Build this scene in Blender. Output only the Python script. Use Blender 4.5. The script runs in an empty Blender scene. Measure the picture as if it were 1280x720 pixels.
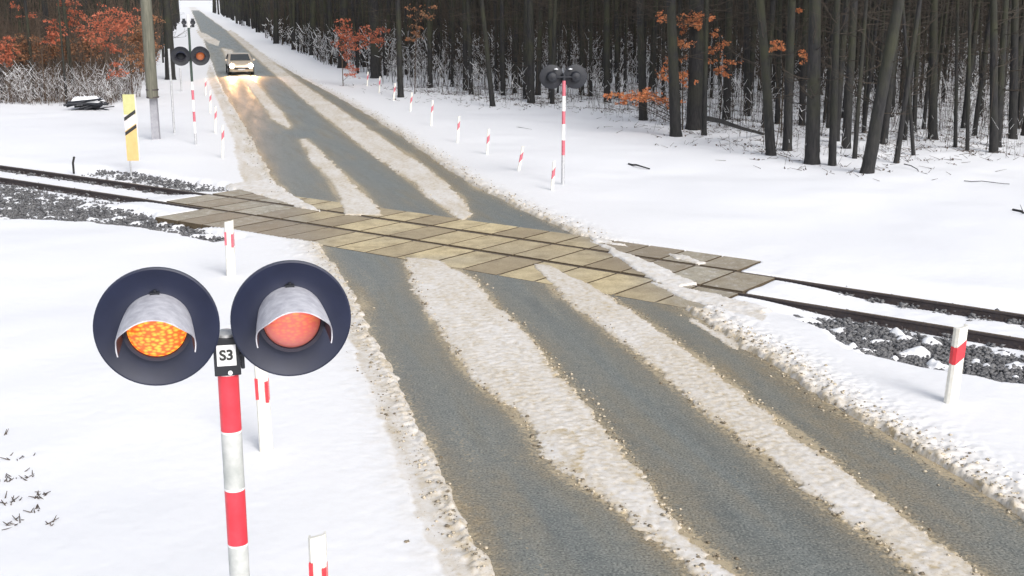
import bpy, math, random
import numpy as np
from mathutils import Vector, Matrix

random.seed(7)
RNG = np.random.default_rng(7)
scene = bpy.context.scene
COL = scene.collection

# ------------------------------------------------------------------ camera
CAM_H = 5.13
F_PX = 1500.0
PITCH = math.atan(360.0 / F_PX)
cam_data = bpy.data.cameras.new('camera')
cam_data.sensor_width = 36.0
cam_data.lens = 36.0 * F_PX / 1280.0
cam_data.clip_start = 0.1
cam_data.clip_end = 30000.0
cam = bpy.data.objects.new('camera', cam_data)
COL.objects.link(cam)
cam.location = (0, 0, CAM_H)
cam.rotation_euler = (math.pi / 2 - PITCH, 0, 0)
scene.camera = cam

# ------------------------------------------------------------------ light
SUN_EL, SUN_AZ = math.radians(34), math.radians(150)
world = bpy.data.worlds.new('World')
scene.world = world
world.use_nodes = True
wn = world.node_tree
bg = wn.nodes['Background']
sky = wn.nodes.new('ShaderNodeTexSky')
sky.sky_type = 'NISHITA'
sky.sun_disc = False
sky.sun_elevation = SUN_EL
sky.sun_rotation = SUN_AZ
sky.dust_density = 3.0
sky.air_density = 1.0
hs = wn.nodes.new('ShaderNodeHueSaturation')
hs.inputs['Saturation'].default_value = 0.38
wn.links.new(sky.outputs[0], hs.inputs['Color'])
wn.links.new(hs.outputs[0], bg.inputs['Color'])
bg.inputs['Strength'].default_value = 0.13
sun_d = bpy.data.lights.new('sun', 'SUN')
sun_d.energy = 1.2
sun_d.angle = math.radians(25)
sun_d.color = (1.0, 0.97, 0.92)
sun = bpy.data.objects.new('sun', sun_d)
COL.objects.link(sun)
sun.rotation_euler = (math.pi / 2 - SUN_EL, 0, math.pi - SUN_AZ)
scene.view_settings.view_transform = 'Standard'
scene.view_settings.look = 'None'
scene.view_settings.gamma = 1.0
scene.view_settings.exposure = 0.62


def at(px, py, z=0.0):
    """world point at height z seen at a photo pixel"""
    u = (px - 640) / F_PX
    v = (360 - py) / F_PX
    dy = math.cos(PITCH) + v * math.sin(PITCH)
    dz = -math.sin(PITCH) + v * math.cos(PITCH)
    t = (z - CAM_H) / dz
    return Vector((u * t, dy * t, z))


def at_depth(px, py, Y):
    """world point on the upright plane at distance Y"""
    u = (px - 640) / F_PX
    v = (360 - py) / F_PX
    dy = math.cos(PITCH) + v * math.sin(PITCH)
    dz = -math.sin(PITCH) + v * math.cos(PITCH)
    t = Y / dy
    return Vector((u * t, Y, CAM_H + dz * t))


# ------------------------------------------------------------------ noise (numpy)
def _hash(ix, iy, seed):
    h = (ix.astype(np.int64) * 374761393 + iy.astype(np.int64) * 668265263 + seed * 144665) & 0x7fffffff
    h = ((h ^ (h >> 13)) * 1274126177) & 0x7fffffff
    h = (h ^ (h >> 16)) & 0xffff
    return h / 65535.0


def vnoise(x, y, seed=0):
    x = np.asarray(x, float); y = np.asarray(y, float)
    ix = np.floor(x); iy = np.floor(y)
    fx = x - ix; fy = y - iy
    fx = fx * fx * (3 - 2 * fx); fy = fy * fy * (3 - 2 * fy)
    a = _hash(ix, iy, seed); b = _hash(ix + 1, iy, seed)
    c = _hash(ix, iy + 1, seed); d = _hash(ix + 1, iy + 1, seed)
    return (a * (1 - fx) + b * fx) * (1 - fy) + (c * (1 - fx) + d * fx) * fy


def fbm(x, y, oct=3, seed=0):
    s = 0; a = 1.0; t = 0
    for i in range(oct):
        s = s + a * vnoise(x * 2 ** i + 17.3 * i, y * 2 ** i - 9.1 * i, seed + i)
        t += a; a *= 0.5
    return s / t


def smooth(x, a, b):
    t = np.clip((x - a) / (b - a), 0, 1)
    return t * t * (3 - 2 * t)


def sdist(poly, X, Y, margin=1.5):
    """signed distance to polygon (negative inside); 9 far away"""
    P = np.array([(p[0], p[1]) for p in poly])
    out = np.full(X.shape, 9.0)
    m = (X > P[:, 0].min() - margin) & (X < P[:, 0].max() + margin) & (Y > P[:, 1].min() - margin) & (Y < P[:, 1].max() + margin)
    x = X[m]; y = Y[m]
    if x.size == 0:
        return out
    d = np.full(x.shape, 1e9); ins = np.zeros(x.shape, bool)
    n = len(P)
    for i in range(n):
        ax, ay = P[i]; bx, by = P[(i + 1) % n]
        ex, ey = bx - ax, by - ay
        l2 = ex * ex + ey * ey + 1e-12
        t = np.clip(((x - ax) * ex + (y - ay) * ey) / l2, 0, 1)
        d = np.minimum(d, (x - ax - t * ex) ** 2 + (y - ay - t * ey) ** 2)
        c = ((ay > y) != (by > y))
        if ay != by:
            xi = ax + (y - ay) * ex / ey
            ins ^= c & (x < xi)
    d = np.sqrt(d)
    out[m] = np.where(ins, -d, d)
    return out


# ------------------------------------------------------------------ material helpers
def new_mat(name):
    m = bpy.data.materials.new(name)
    m.use_nodes = True
    nt = m.node_tree
    return m, nt, nt.nodes['Principled BSDF']


def mix_rgb(nt, fac, a, b, blend='MIX'):
    n = nt.nodes.new('ShaderNodeMix'); n.data_type = 'RGBA'; n.blend_type = blend
    for s, v in ((n.inputs[0], fac), (n.inputs[6], a), (n.inputs[7], b)):
        if isinstance(v, (tuple, list)):
            s.default_value = (*v, 1) if len(v) == 3 else v
        elif isinstance(v, (int, float)):
            s.default_value = v
        else:
            nt.links.new(v, s)
    return n.outputs[2]


def ramp(nt, src, p0, p1, v0=0.0, v1=1.0):
    n = nt.nodes.new('ShaderNodeMapRange')
    n.inputs[1].default_value = p0; n.inputs[2].default_value = p1
    n.inputs[3].default_value = v0; n.inputs[4].default_value = v1
    nt.links.new(src, n.inputs[0])
    return n.outputs[0]


def math_n(nt, op, a, b=None):
    n = nt.nodes.new('ShaderNodeMath'); n.operation = op
    for s, v in ((n.inputs[0], a), (n.inputs[1], b)):
        if v is None: continue
        if isinstance(v, (int, float)): s.default_value = v
        else: nt.links.new(v, s)
    return n.outputs[0]


def noise_n(nt, scale, detail=3, vec=None, rough=0.6):
    n = nt.nodes.new('ShaderNodeTexNoise')
    n.inputs['Scale'].default_value = scale
    n.inputs['Detail'].default_value = detail
    n.inputs['Roughness'].default_value = rough
    if vec is not None: nt.links.new(vec, n.inputs['Vector'])
    return n.outputs[0]


def coord(nt, kind='Object'):
    n = nt.nodes.new('ShaderNodeTexCoord')
    return n.outputs[kind]


def geo_pos(nt):
    return nt.nodes.new('ShaderNodeNewGeometry').outputs['Position']


def mapping(nt, vec, scale, rot=(0, 0, 0)):
    n = nt.nodes.new('ShaderNodeMapping')
    n.inputs['Scale'].default_value = scale
    n.inputs['Rotation'].default_value = rot
    nt.links.new(vec, n.inputs['Vector'])
    return n.outputs[0]


def attr(nt, name):
    n = nt.nodes.new('ShaderNodeAttribute'); n.attribute_name = name
    return n.outputs['Fac']


def bump(nt, bsdf, h, strength, dist=0.02):
    n = nt.nodes.new('ShaderNodeBump')
    n.inputs['Strength'].default_value = strength
    n.inputs['Distance'].default_value = dist
    nt.links.new(h, n.inputs['Height'])
    nt.links.new(n.outputs[0], bsdf.inputs['Normal'])


def varied(name, c1, c2, scale=8, rough=0.7, bumps=0.15, metallic=0.0, vec='Object', stretch=None):
    m, nt, b = new_mat(name)
    v = coord(nt, vec) if vec != 'Pos' else geo_pos(nt)
    if stretch: v = mapping(nt, v, stretch)
    n = noise_n(nt, scale, 5, v)
    f = ramp(nt, n, 0.32, 0.68)
    nt.links.new(mix_rgb(nt, f, c1, c2), b.inputs['Base Color'])
    b.inputs['Roughness'].default_value = rough
    b.inputs['Metallic'].default_value = metallic
    if bumps: bump(nt, b, n, bumps)
    return m


M = {}
# snow sheet: clean snow, dirty snow where the 'dirt' attribute says so
m, nt, b = new_mat('snow'); M['snow'] = m
pos = geo_pos(nt)
dirt = attr(nt, 'dirt')
n1 = noise_n(nt, 14, 5, pos); n2 = noise_n(nt, 45, 3, pos)
dd = math_n(nt, 'MULTIPLY', dirt, ramp(nt, n1, 0.25, 0.75, 0.55, 1.35))
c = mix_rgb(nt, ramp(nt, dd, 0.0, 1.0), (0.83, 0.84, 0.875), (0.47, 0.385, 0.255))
spk = math_n(nt, 'MULTIPLY', ramp(nt, n2, 0.60, 0.72), ramp(nt, dirt, 0.25, 0.8, 0.0, 0.8))
c = mix_rgb(nt, spk, c, (0.17, 0.135, 0.09))
nt.links.new(c, b.inputs['Base Color'])
b.inputs['Roughness'].default_value = 0.75
b.inputs['Specular IOR Level'].default_value = 0.3
bump(nt, b, n1, 0.08, 0.015)

# asphalt
m, nt, b = new_mat('asphalt'); M['asphalt'] = m
pos = geo_pos(nt)
cx = nt.nodes.new('ShaderNodeCombineXYZ'); nt.links.new(attr(nt, 'across'), cx.inputs[0]); nt.links.new(attr(nt, 'along'), cx.inputs[1])
st = mapping(nt, cx.outputs[0], (2.2, 0.22, 1))
big = noise_n(nt, 1.0, 5, st); fine = noise_n(nt, 38, 2, pos, 0.6); mid = noise_n(nt, 6, 5, pos)
mud = attr(nt, 'mud')
c = mix_rgb(nt, ramp(nt, mid, 0.3, 0.7), (0.130, 0.148, 0.148), (0.205, 0.224, 0.217))
c = mix_rgb(nt, ramp(nt, big, 0.50, 0.30, 0, 0.55), c, (0.085, 0.098, 0.10))
c = mix_rgb(nt, ramp(nt, big, 0.54, 0.74, 0, 0.6), c, (0.20, 0.180, 0.135))
c = mix_rgb(nt, math_n(nt, 'MULTIPLY', mud, ramp(nt, mid, 0.3, 0.6, 0.5, 1.0)), c, (0.27, 0.205, 0.115))
c = mix_rgb(nt, ramp(nt, fine, 0.54, 0.66, 0, 0.6), c, (0.36, 0.36, 0.32))
c = mix_rgb(nt, ramp(nt, fine, 0.47, 0.36, 0, 0.75), c, (0.050, 0.054, 0.048))
sm = math_n(nt, 'ADD', attr(nt, 'slush'), ramp(nt, noise_n(nt, 16, 5, pos, 0.7), 0.25, 0.75, -0.55, 0.55))
c = mix_rgb(nt, ramp(nt, sm, 0.38, 0.72, 0, 0.85), c, (0.47, 0.385, 0.255))
nt.links.new(c, b.inputs['Base Color'])

nt.links.new(ramp(nt, big, 0.35, 0.65, 0.42, 0.58), b.inputs['Roughness'])
bump(nt, b, fine, 0.5, 0.01)

# crossing deck panels: concrete slabs with yellow-brown mud
m, nt, b = new_mat('deck_concrete'); M['deck'] = m
pos = geo_pos(nt)
n1 = noise_n(nt, 3.0, 5, pos); n2 = noise_n(nt, 30, 4, pos)
oi = nt.nodes.new('ShaderNodeObjectInfo').outputs['Random']
wx = attr(nt, 'mud')
c = mix_rgb(nt, ramp(nt, n1, 0.3, 0.7), (0.33, 0.305, 0.25), (0.48, 0.44, 0.35))
c2 = mix_rgb(nt, ramp(nt, n1, 0.3, 0.7), (0.50, 0.405, 0.23), (0.74, 0.62, 0.38))
c = mix_rgb(nt, wx, c, c2)
n3 = noise_n(nt, 1.3, 6, pos, 0.7)
c = mix_rgb(nt, ramp(nt, n3, 0.50, 0.66, 0, 0.55), c, (0.21, 0.155, 0.085))
c = mix_rgb(nt, math_n(nt, 'MULTIPLY', ramp(nt, noise_n(nt, 5, 6, pos, 0.75), 0.52, 0.62, 0, 0.8), ramp(nt, wx, 0.5, 0.0)), c, (0.62, 0.60, 0.57))
c = mix_rgb(nt, math_n(nt, 'MULTIPLY', oi, 0.75), c, (0.24, 0.185, 0.125))
c = mix_rgb(nt, ramp(nt, n2, 0.50, 0.72, 0, 0.6), c, (0.17, 0.125, 0.07))
nt.links.new(c, b.inputs['Base Color'])
b.inputs['Roughness'].default_value = 0.6
bump(nt, b, n2, 0.4)

M['grime'] = varied('joint_grime', (0.07, 0.05, 0.03), (0.12, 0.09, 0.055), 20, 0.9, 0.1)
M['rail_rust'] = varied('rusty_rail_steel', (0.050, 0.045, 0.055), (0.085, 0.066, 0.060), 20, 0.6, 0.2, 0.3)
M['rail_top'] = varied('muddy_rail_head', (0.10, 0.075, 0.05), (0.16, 0.12, 0.08), 20, 0.5, 0.1, 0.3)
M['sleeper'] = varied('sleeper_concrete', (0.12, 0.12, 0.11), (0.22, 0.21, 0.19), 12, 0.85)
M['ballast'] = varied('ballast_gravel', (0.06, 0.06, 0.065), (0.17, 0.17, 0.17), 22, 0.9, 0.8, vec='Pos')
M['stone'] = varied('ballast_stone', (0.07, 0.07, 0.078), (0.20, 0.20, 0.205), 7, 0.85, 0.2, vec='Pos')
M['bark'] = None
m, nt, b = new_mat('wet_bark'); M['bark'] = m
oc = coord(nt, 'Object'); gp = geo_pos(nt)
sx = mapping(nt, gp, (9, 9, 1.6)); n1 = noise_n(nt, 2.2, 6, sx); n2 = noise_n(nt, 0.9, 4, gp)
z = nt.nodes.new('ShaderNodeSeparateXYZ'); nt.links.new(gp, z.inputs[0])
c = mix_rgb(nt, ramp(nt, n1, 0.3, 0.7), (0.003, 0.004, 0.006), (0.028, 0.026, 0.027))
moss = math_n(nt, 'MULTIPLY', ramp(nt, n2, 0.40, 0.62), ramp(nt, z.outputs[2], 0.8, 3.0, 0.1, 0.85))
c = mix_rgb(nt, moss, c, (0.030, 0.032, 0.016))
nt.links.new(c, b.inputs['Base Color']); b.inputs['Roughness'].default_value = 0.85
bump(nt, b, n1, 0.6, 0.03)
M['twig'] = varied('bare_twig', (0.022, 0.018, 0.015), (0.060, 0.045, 0.032), 3, 0.9, 0, vec='Pos')
M['twig_brown'] = varied('dry_brown_stalk', (0.060, 0.040, 0.030), (0.12, 0.085, 0.06), 3, 0.9, 0, vec='Pos')
M['twig_snow'] = varied('snow_on_twig', (0.70, 0.72, 0.76), (0.85, 0.86, 0.88), 5, 0.8, 0, vec='Pos')
M['leaf_orange'] = varied('orange_beech_leaf', (0.60, 0.17, 0.06), (0.38, 0.19, 0.085), 6, 0.7, 0, vec='Pos')
M['leaf_red'] = varied('rust_red_leaf', (0.46, 0.095, 0.045), (0.30, 0.11, 0.06), 6, 0.7, 0, vec='Pos')
M['leaf_brown'] = varied('dull_brown_leaf', (0.30, 0.11, 0.05), (0.20, 0.12, 0.065), 4, 0.8, 0, vec='Pos')
M['leaf_litter'] = varied('dark_wet_litter', (0.05, 0.04, 0.035), (0.12, 0.09, 0.07), 6, 0.8, 0, vec='Pos')
M['white_plastic'] = varied('grubby_white_plastic', (0.68, 0.66, 0.59), (0.80, 0.79, 0.74), 14, 0.5, 0.05)
M['red_film'] = varied('red_reflective_film', (0.62, 0.035, 0.05), (0.70, 0.06, 0.075), 12, 0.4, 0.03)
M['faded_red'] = varied('faded_pink_red_film', (0.48, 0.10, 0.14), (0.60, 0.16, 0.20), 12, 0.5, 0.03)
M['mast_red'] = varied('mast_red_paint', (0.66, 0.035, 0.055), (0.74, 0.055, 0.08), 10, 0.38, 0.04)
M['mast_grey'] = varied('mast_worn_white_paint', (0.40, 0.42, 0.41), (0.60, 0.61, 0.60), 9, 0.5, 0.05)
M['mast_white'] = varied('mast_white_paint', (0.72, 0.72, 0.72), (0.82, 0.82, 0.82), 9, 0.5, 0.05)
M['mast_dark'] = varied('mast_dark_green_steel', (0.02, 0.045, 0.035), (0.04, 0.06, 0.05), 9, 0.5, 0.05)
M['navy'] = varied('navy_black_board', (0.006, 0.010, 0.032), (0.010, 0.015, 0.044), 5, 0.5, 0.03)
M['black'] = varied('black_plastic', (0.008, 0.010, 0.016), (0.016, 0.018, 0.026), 8, 0.6, 0.03)
M['hood'] = varied('frosted_grey_hood', (0.40, 0.40, 0.45), (0.60, 0.60, 0.65), 18, 0.6, 0.3)
M['hood_in'] = varied('hood_dark_lining', (0.03, 0.03, 0.05), (0.06, 0.05, 0.07), 10, 0.7, 0.1)
M['galv'] = varied('galvanised_steel', (0.42, 0.43, 0.45), (0.58, 0.59, 0.61), 15, 0.45, 0.05, 0.4)
M['plate'] = varied('white_plate', (0.78, 0.78, 0.80), (0.84, 0.84, 0.85), 10, 0.5, 0)
M['ink'] = varied('black_ink', (0.02, 0.02, 0.02), (0.03, 0.03, 0.03), 10, 0.6, 0)
M['pole_wood'] = varied('weathered_pole_wood', (0.09, 0.09, 0.070), (0.17, 0.165, 0.13), 3, 0.9, 0.3, stretch=(6, 6, 0.6))
M['pole_concrete'] = varied('concrete_stub', (0.27, 0.27, 0.30), (0.36, 0.36, 0.39), 8, 0.9, 0.2)
M['yellow'] = varied('yellow_sign_face', (0.66, 0.43, 0.17), (0.72, 0.50, 0.22), 5, 0.5, 0)
M['pale_green'] = varied('faded_yellow_green_face', (0.50, 0.50, 0.22), (0.58, 0.56, 0.28), 5, 0.5, 0)
M['pale_lilac'] = varied('faded_white_face', (0.70, 0.64, 0.66), (0.76, 0.70, 0.70), 5, 0.5, 0)
M['car_paint'] = varied('beige_silver_car_paint', (0.42, 0.36, 0.29), (0.48, 0.41, 0.33), 4, 0.3, 0, 0.3)
M['car_yellow'] = varied('yellow_car_paint', (0.70, 0.48, 0.10), (0.75, 0.55, 0.14), 4, 0.35, 0)
M['tyre'] = varied('tyre_rubber', (0.02, 0.02, 0.02), (0.04, 0.04, 0.04), 9, 0.8, 0)
m, nt, b = new_mat('car_glass'); M['glass'] = m
nn = noise_n(nt, 3); nt.links.new(mix_rgb(nt, nn, (0.03, 0.035, 0.04), (0.06, 0.065, 0.07)), b.inputs['Base Color'])
b.inputs['Roughness'].default_value = 0.08


def lens_mat(name, cA, cB, strength, base, scale=42, hot=0.0):
    m, nt, b = new_mat(name)
    v = nt.nodes.new('ShaderNodeTexVoronoi'); v.inputs['Scale'].default_value = scale
    co = coord(nt); nt.links.new(mapping(nt, co, (1, 1.0, 1.7)), v.inputs['Vector'])
    f = ramp(nt, v.outputs['Distance'], 0.20, 0.66)
    s = nt.nodes.new('ShaderNodeSeparateXYZ'); nt.links.new(co, s.inputs[0])
    col = mix_rgb(nt, f, cA, cB)
    # the lamp filament sits high in the lens: hot near the top, weaker below
    nt.links.new(col, b.inputs['Emission Color'])
    b.inputs['Base Color'].default_value = (*base, 1)
    # lamp filament: brightest at one spot, falling off over the lens
    vm = nt.nodes.new('ShaderNodeVectorMath'); vm.operation = 'DISTANCE'; nt.links.new(co, vm.inputs[0]); vm.inputs[1].default_value = (0.0, -0.09, hot)
    nt.links.new(math_n(nt, 'MULTIPLY', ramp(nt, vm.outputs['Value'], 0.02, 0.17, strength[1], strength[0]), 1.0), b.inputs['Emission Strength'])
    b.inputs['Roughness'].default_value = 0.25
    return m


M['lens_orange'] = lens_mat('lit_orange_lens', (1.0, 0.56, 0.06), (1.0, 0.12, 0.02), (0.70, 1.05), (0.35, 0.05, 0.02), 40, -0.03)
M['lens_red'] = lens_mat('fading_red_lens', (1.0, 0.26, 0.05), (0.95, 0.10, 0.07), (0.08, 0.85), (0.46, 0.16, 0.15), 40, 0.035)
M['lens_dark'] = lens_mat('dark_red_lens', (0.4, 0.03, 0.02), (0.3, 0.02, 0.02), (0.05, 0.1), (0.10, 0.02, 0.02))
M['lens_dim'] = lens_mat('dim_red_lens', (0.75, 0.22, 0.06), (0.5, 0.12, 0.04), (0.2, 0.5), (0.22, 0.08, 0.04))
m, nt, b = new_mat('headlight_glow'); M['headlight'] = m
nn = noise_n(nt, 8); nt.links.new(mix_rgb(nt, nn, (1.0, 0.86, 0.55), (1.0, 0.80, 0.50)), b.inputs['Emission Color'])
b.inputs['Emission Strength'].default_value = 40.0


# ------------------------------------------------------------------ object helpers
def link(o, parent=None):
    COL.objects.link(o)
    if parent is not None: o.parent = parent
    return o


def tag(o, label=None, cat=None, group=None, kind=None):
    if label: o['label'] = label
    if cat: o['category'] = cat
    if group: o['group'] = group
    if kind: o['kind'] = kind
    return o


def thing(name, label, cat, loc=(0, 0, 0), rz=0.0, group=None, tilt=(0, 0)):
    o = bpy.data.objects.new(name, None)
    o.empty_display_size = 0.2
    o.location = loc; o.rotation_euler = (tilt[0], tilt[1], rz)
    COL.objects.link(o)
    return tag(o, label, cat, group)


def copy_tree(o, parent=None):
    c = o.copy(); COL.objects.link(c); c.parent = parent
    for ch in list(o.children): copy_tree(ch, c)
    return c


def np_mesh(name, V, Fq, mats, mi=None, smooth_=False, attrs=None):
    """V (n,3), Fq (m,k) constant face size"""
    me = bpy.data.meshes.new(name)
    V = np.asarray(V, np.float32); Fq = np.asarray(Fq, np.int32)
    k = Fq.shape[1]
    me.vertices.add(len(V)); me.vertices.foreach_set('co', V.ravel())
    me.loops.add(Fq.size); me.loops.foreach_set('vertex_index', Fq.ravel())
    me.polygons.add(len(Fq))
    me.polygons.foreach_set('loop_start', np.arange(0, Fq.size, k, dtype=np.int32))
    me.polygons.foreach_set('loop_total', np.full(len(Fq), k, np.int32))
    for m_ in mats: me.materials.append(m_)
    if mi is not None: me.polygons.foreach_set('material_index', np.asarray(mi, np.int32))
    if smooth_: me.polygons.foreach_set('use_smooth', np.ones(len(Fq), bool))
    for an, av in (attrs or {}).items():
        a = me.attributes.new(an, 'FLOAT', 'POINT')
        a.data.foreach_set('value', np.asarray(av, np.float32).ravel())
    me.update(calc_edges=True)
    return me


class MB:
    """collects shapes for one mesh"""
    def __init__(s): s.v = []; s.f = []; s.m = []
    def add(s, vs, fs, mi=0):
        o = len(s.v); s.v += [tuple(v) for v in vs]; s.f += [tuple(i + o for i in f) for f in fs]; s.m += [mi] * len(fs)
    def box(s, c, d, mi=0, rot=None, taper=1.0):
        x, y, z = d[0] / 2, d[1] / 2, d[2] / 2
        vs = [Vector((sx * x * (taper if sz > 0 else 1), sy * y * (taper if sz > 0 else 1), sz * z)) for sz in (-1, 1) for sy in (-1, 1) for sx in (-1, 1)]
        if rot is not None: vs = [rot @ v for v in vs]
        vs = [v + Vector(c) for v in vs]
        s.add(vs, [(0, 2, 3, 1), (4, 5, 7, 6), (0, 1, 5, 4), (2, 6, 7, 3), (0, 4, 6, 2), (1, 3, 7, 5)], mi)
    def tube(s, pts, rs, n=8, mi=0, caps=True, mlist=None):
        pts = [Vector(p) for p in pts]; o = len(s.v); rings = []
        for i, p in enumerate(pts):
            a = pts[max(i - 1, 0)]; b_ = pts[min(i + 1, len(pts) - 1)]
            t = (b_ - a).normalized()
            ux = t.cross(Vector((0, 1, 0.01))); ux = ux.normalized() if ux.length > 1e-4 else Vector((1, 0, 0))
            uy = t.cross(ux)
            rings.append([p + (ux * math.cos(2 * math.pi * k / n) + uy * math.sin(2 * math.pi * k / n)) * rs[i] for k in range(n)])
        vs = [v for r in rings for v in r]; fs = []; ms = []
        for i in range(len(pts) - 1):
            for k in range(n):
                fs.append((i * n + k, i * n + (k + 1) % n, (i + 1) * n + (k + 1) % n, (i + 1) * n + k))
                ms.append(mlist[i] if mlist else mi)
        if caps:
            fs.append(tuple(range(n - 1, -1, -1))); ms.append(mlist[0] if mlist else mi)
            fs.append(tuple(range((len(pts) - 1) * n, len(pts) * n))); ms.append(mlist[-1] if mlist else mi)
        s.v += [tuple(v) for v in vs]; s.f += [tuple(i + o for i in f) for f in fs]; s.m += ms
    def lathe(s, prof, n=48, mi=0, axis='y', c=(0, 0, 0), a0=0.0, a1=2 * math.pi, mlist=None):
        """prof: (r, h); axis y: h runs along -y (towards the viewer)"""
        full = abs(a1 - a0 - 2 * math.pi) < 1e-6
        cnt = n if full else n + 1
        vs = []
        for r, h in prof:
            for k in range(cnt):
                a = a0 + (a1 - a0) * k / n
                if axis == 'y': vs.append((c[0] + r * math.cos(a), c[1] - h, c[2] + r * math.sin(a)))
                else: vs.append((c[0] + r * math.cos(a), c[1] + r * math.sin(a), c[2] + h))
        fs = []; ms = []
        for i in range(len(prof) - 1):
            for k in range(n):
                k2 = (k + 1) % cnt if full else k + 1
                fs.append((i * cnt + k, i * cnt + k2, (i + 1) * cnt + k2, (i + 1) * cnt + k)); ms.append(mlist[i] if mlist else mi)
        o = len(s.v); s.v += vs; s.f += [tuple(i + o for i in f) for f in fs]; s.m += ms
    def prism(s, poly, h0, h1, mi=0, fn=None):
        """poly of (a,b) extruded between h0,h1 ; fn maps (a,b,h)->xyz"""
        fn = fn or (lambda a, b_, h: (a, b_, h))
        n = len(poly)
        vs = [fn(a, b_, h0) for a, b_ in poly] + [fn(a, b_, h1) for a, b_ in poly]
        fs = [tuple(range(n - 1, -1, -1)), tuple(range(n, 2 * n))] + [(i, (i + 1) % n, (i + 1) % n + n, i + n) for i in range(n)]
        s.add(vs, fs, mi)
    def build(s, name, mats, parent=None, smooth_=False, bevel=0.0):
        me = bpy.data.meshes.new(name)
        me.from_pydata(s.v, [], s.f)
        for m_ in (mats if isinstance(mats, (list, tuple)) else [mats]): me.materials.append(m_)
        me.polygons.foreach_set('material_index', s.m)
        if smooth_:
            me.polygons.foreach_set('use_smooth', [True] * len(me.polygons))
            try: me.set_sharp_from_angle(angle=math.radians(40))
            except Exception: pass
        me.update()
        o = bpy.data.objects.new(name, me)
        link(o, parent)
        if bevel:
            bm_ = o.modifiers.new('bevel', 'BEVEL'); bm_.width = bevel; bm_.segments = 2; bm_.limit_method = 'ANGLE'
        return o


def segs(P0, P1, R0, R1, n=3):
    """numpy prisms along many segments -> V, F(quads)"""
    P0 = np.asarray(P0, float); P1 = np.asarray(P1, float)
    d = P1 - P0; L = np.linalg.norm(d, axis=1, keepdims=True) + 1e-9; d = d / L
    ref = np.where(np.abs(d[:, 2:3]) > 0.9, np.array([[1., 0, 0]]), np.array([[0., 0, 1]]))
    ux = np.cross(d, ref); ux /= np.linalg.norm(ux, axis=1, keepdims=True) + 1e-9
    uy = np.cross(d, ux)
    N = len(P0); V = np.zeros((N, 2 * n, 3))
    for k in range(n):
        a = 2 * math.pi * k / n
        o = ux * math.cos(a) + uy * math.sin(a)
        V[:, k] = P0 + o * np.asarray(R0).reshape(-1, 1)
        V[:, n + k] = P1 + o * np.asarray(R1).reshape(-1, 1)
    base = (np.arange(N) * 2 * n)[:, None]
    Fs = [np.concatenate([base + k, base + (k + 1) % n, base + n + (k + 1) % n, base + n + k], 1) for k in range(n)]
    F_ = np.stack(Fs, 1).reshape(-1, 4)
    return V.reshape(-1, 3), F_


def leafquads(C, size):
    """random small quads centred on C"""
    N = len(C); a = RNG.normal(size=(N, 3)); a /= np.linalg.norm(a, axis=1, keepdims=True)
    b_ = RNG.normal(size=(N, 3)); b_ -= (a * b_).sum(1, keepdims=True) * a; b_ /= np.linalg.norm(b_, axis=1, keepdims=True)
    s = (np.asarray(size) * RNG.uniform(0.7, 1.3, N)).reshape(-1, 1)
    V = np.stack([C - a * s, C - b_ * s * 0.55, C + a * s, C + b_ * s * 0.55], 1).reshape(-1, 3)
    F_ = np.arange(4 * N).reshape(N, 4)
    return V, F_


class NB:
    """numpy mesh collector of quads"""
    def __init__(s): s.V = []; s.F = []; s.M = []; s.n = 0
    def add(s, vf, mi=0):
        V, F_ = vf
        if len(V) == 0: return
        s.V.append(V); s.F.append(F_ + s.n); s.M.append(np.full(len(F_), mi)); s.n += len(V)
    def mesh(s, name, mats): return np_mesh(name, np.concatenate(s.V), np.concatenate(s.F), mats, np.concatenate(s.M))
    def build(s, name, mats, parent=None):
        return link(bpy.data.objects.new(name, s.mesh(name, mats)), parent)


# ------------------------------------------------------------------ measured layout (world metres)
def W(pts, z=0.0): return [tuple(at(x, y, z))[:2] for x, y in pts]

road_r = [(8.6, -30), (6.9, 4)] + W([(1280, 645), (1190, 592), (1100, 540), (1040, 505), (1000, 478), (960, 450), (930, 432), (895, 410), (860, 388), (835, 368), (790, 333), (738, 300), (700, 283), (650, 260), (600, 235), (560, 210), (500, 168), (430, 125), (380, 98), (330, 70), (300, 50), (275, 32), (254, 17), (243, 8.5)])
road_l = [(3.4, -30), (1.0, 4)] + W([(610, 720), (585, 670), (562, 620), (520, 540), (500, 500), (470, 440), (445, 385), (430, 350), (405, 318), (372, 262), (355, 240), (335, 215), (318, 185), (300, 150), (285, 125), (270, 95), (262, 72), (255, 52), (248, 34), (240, 15), (236, 8.5)])
road_poly = road_l + road_r[::-1]

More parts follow.
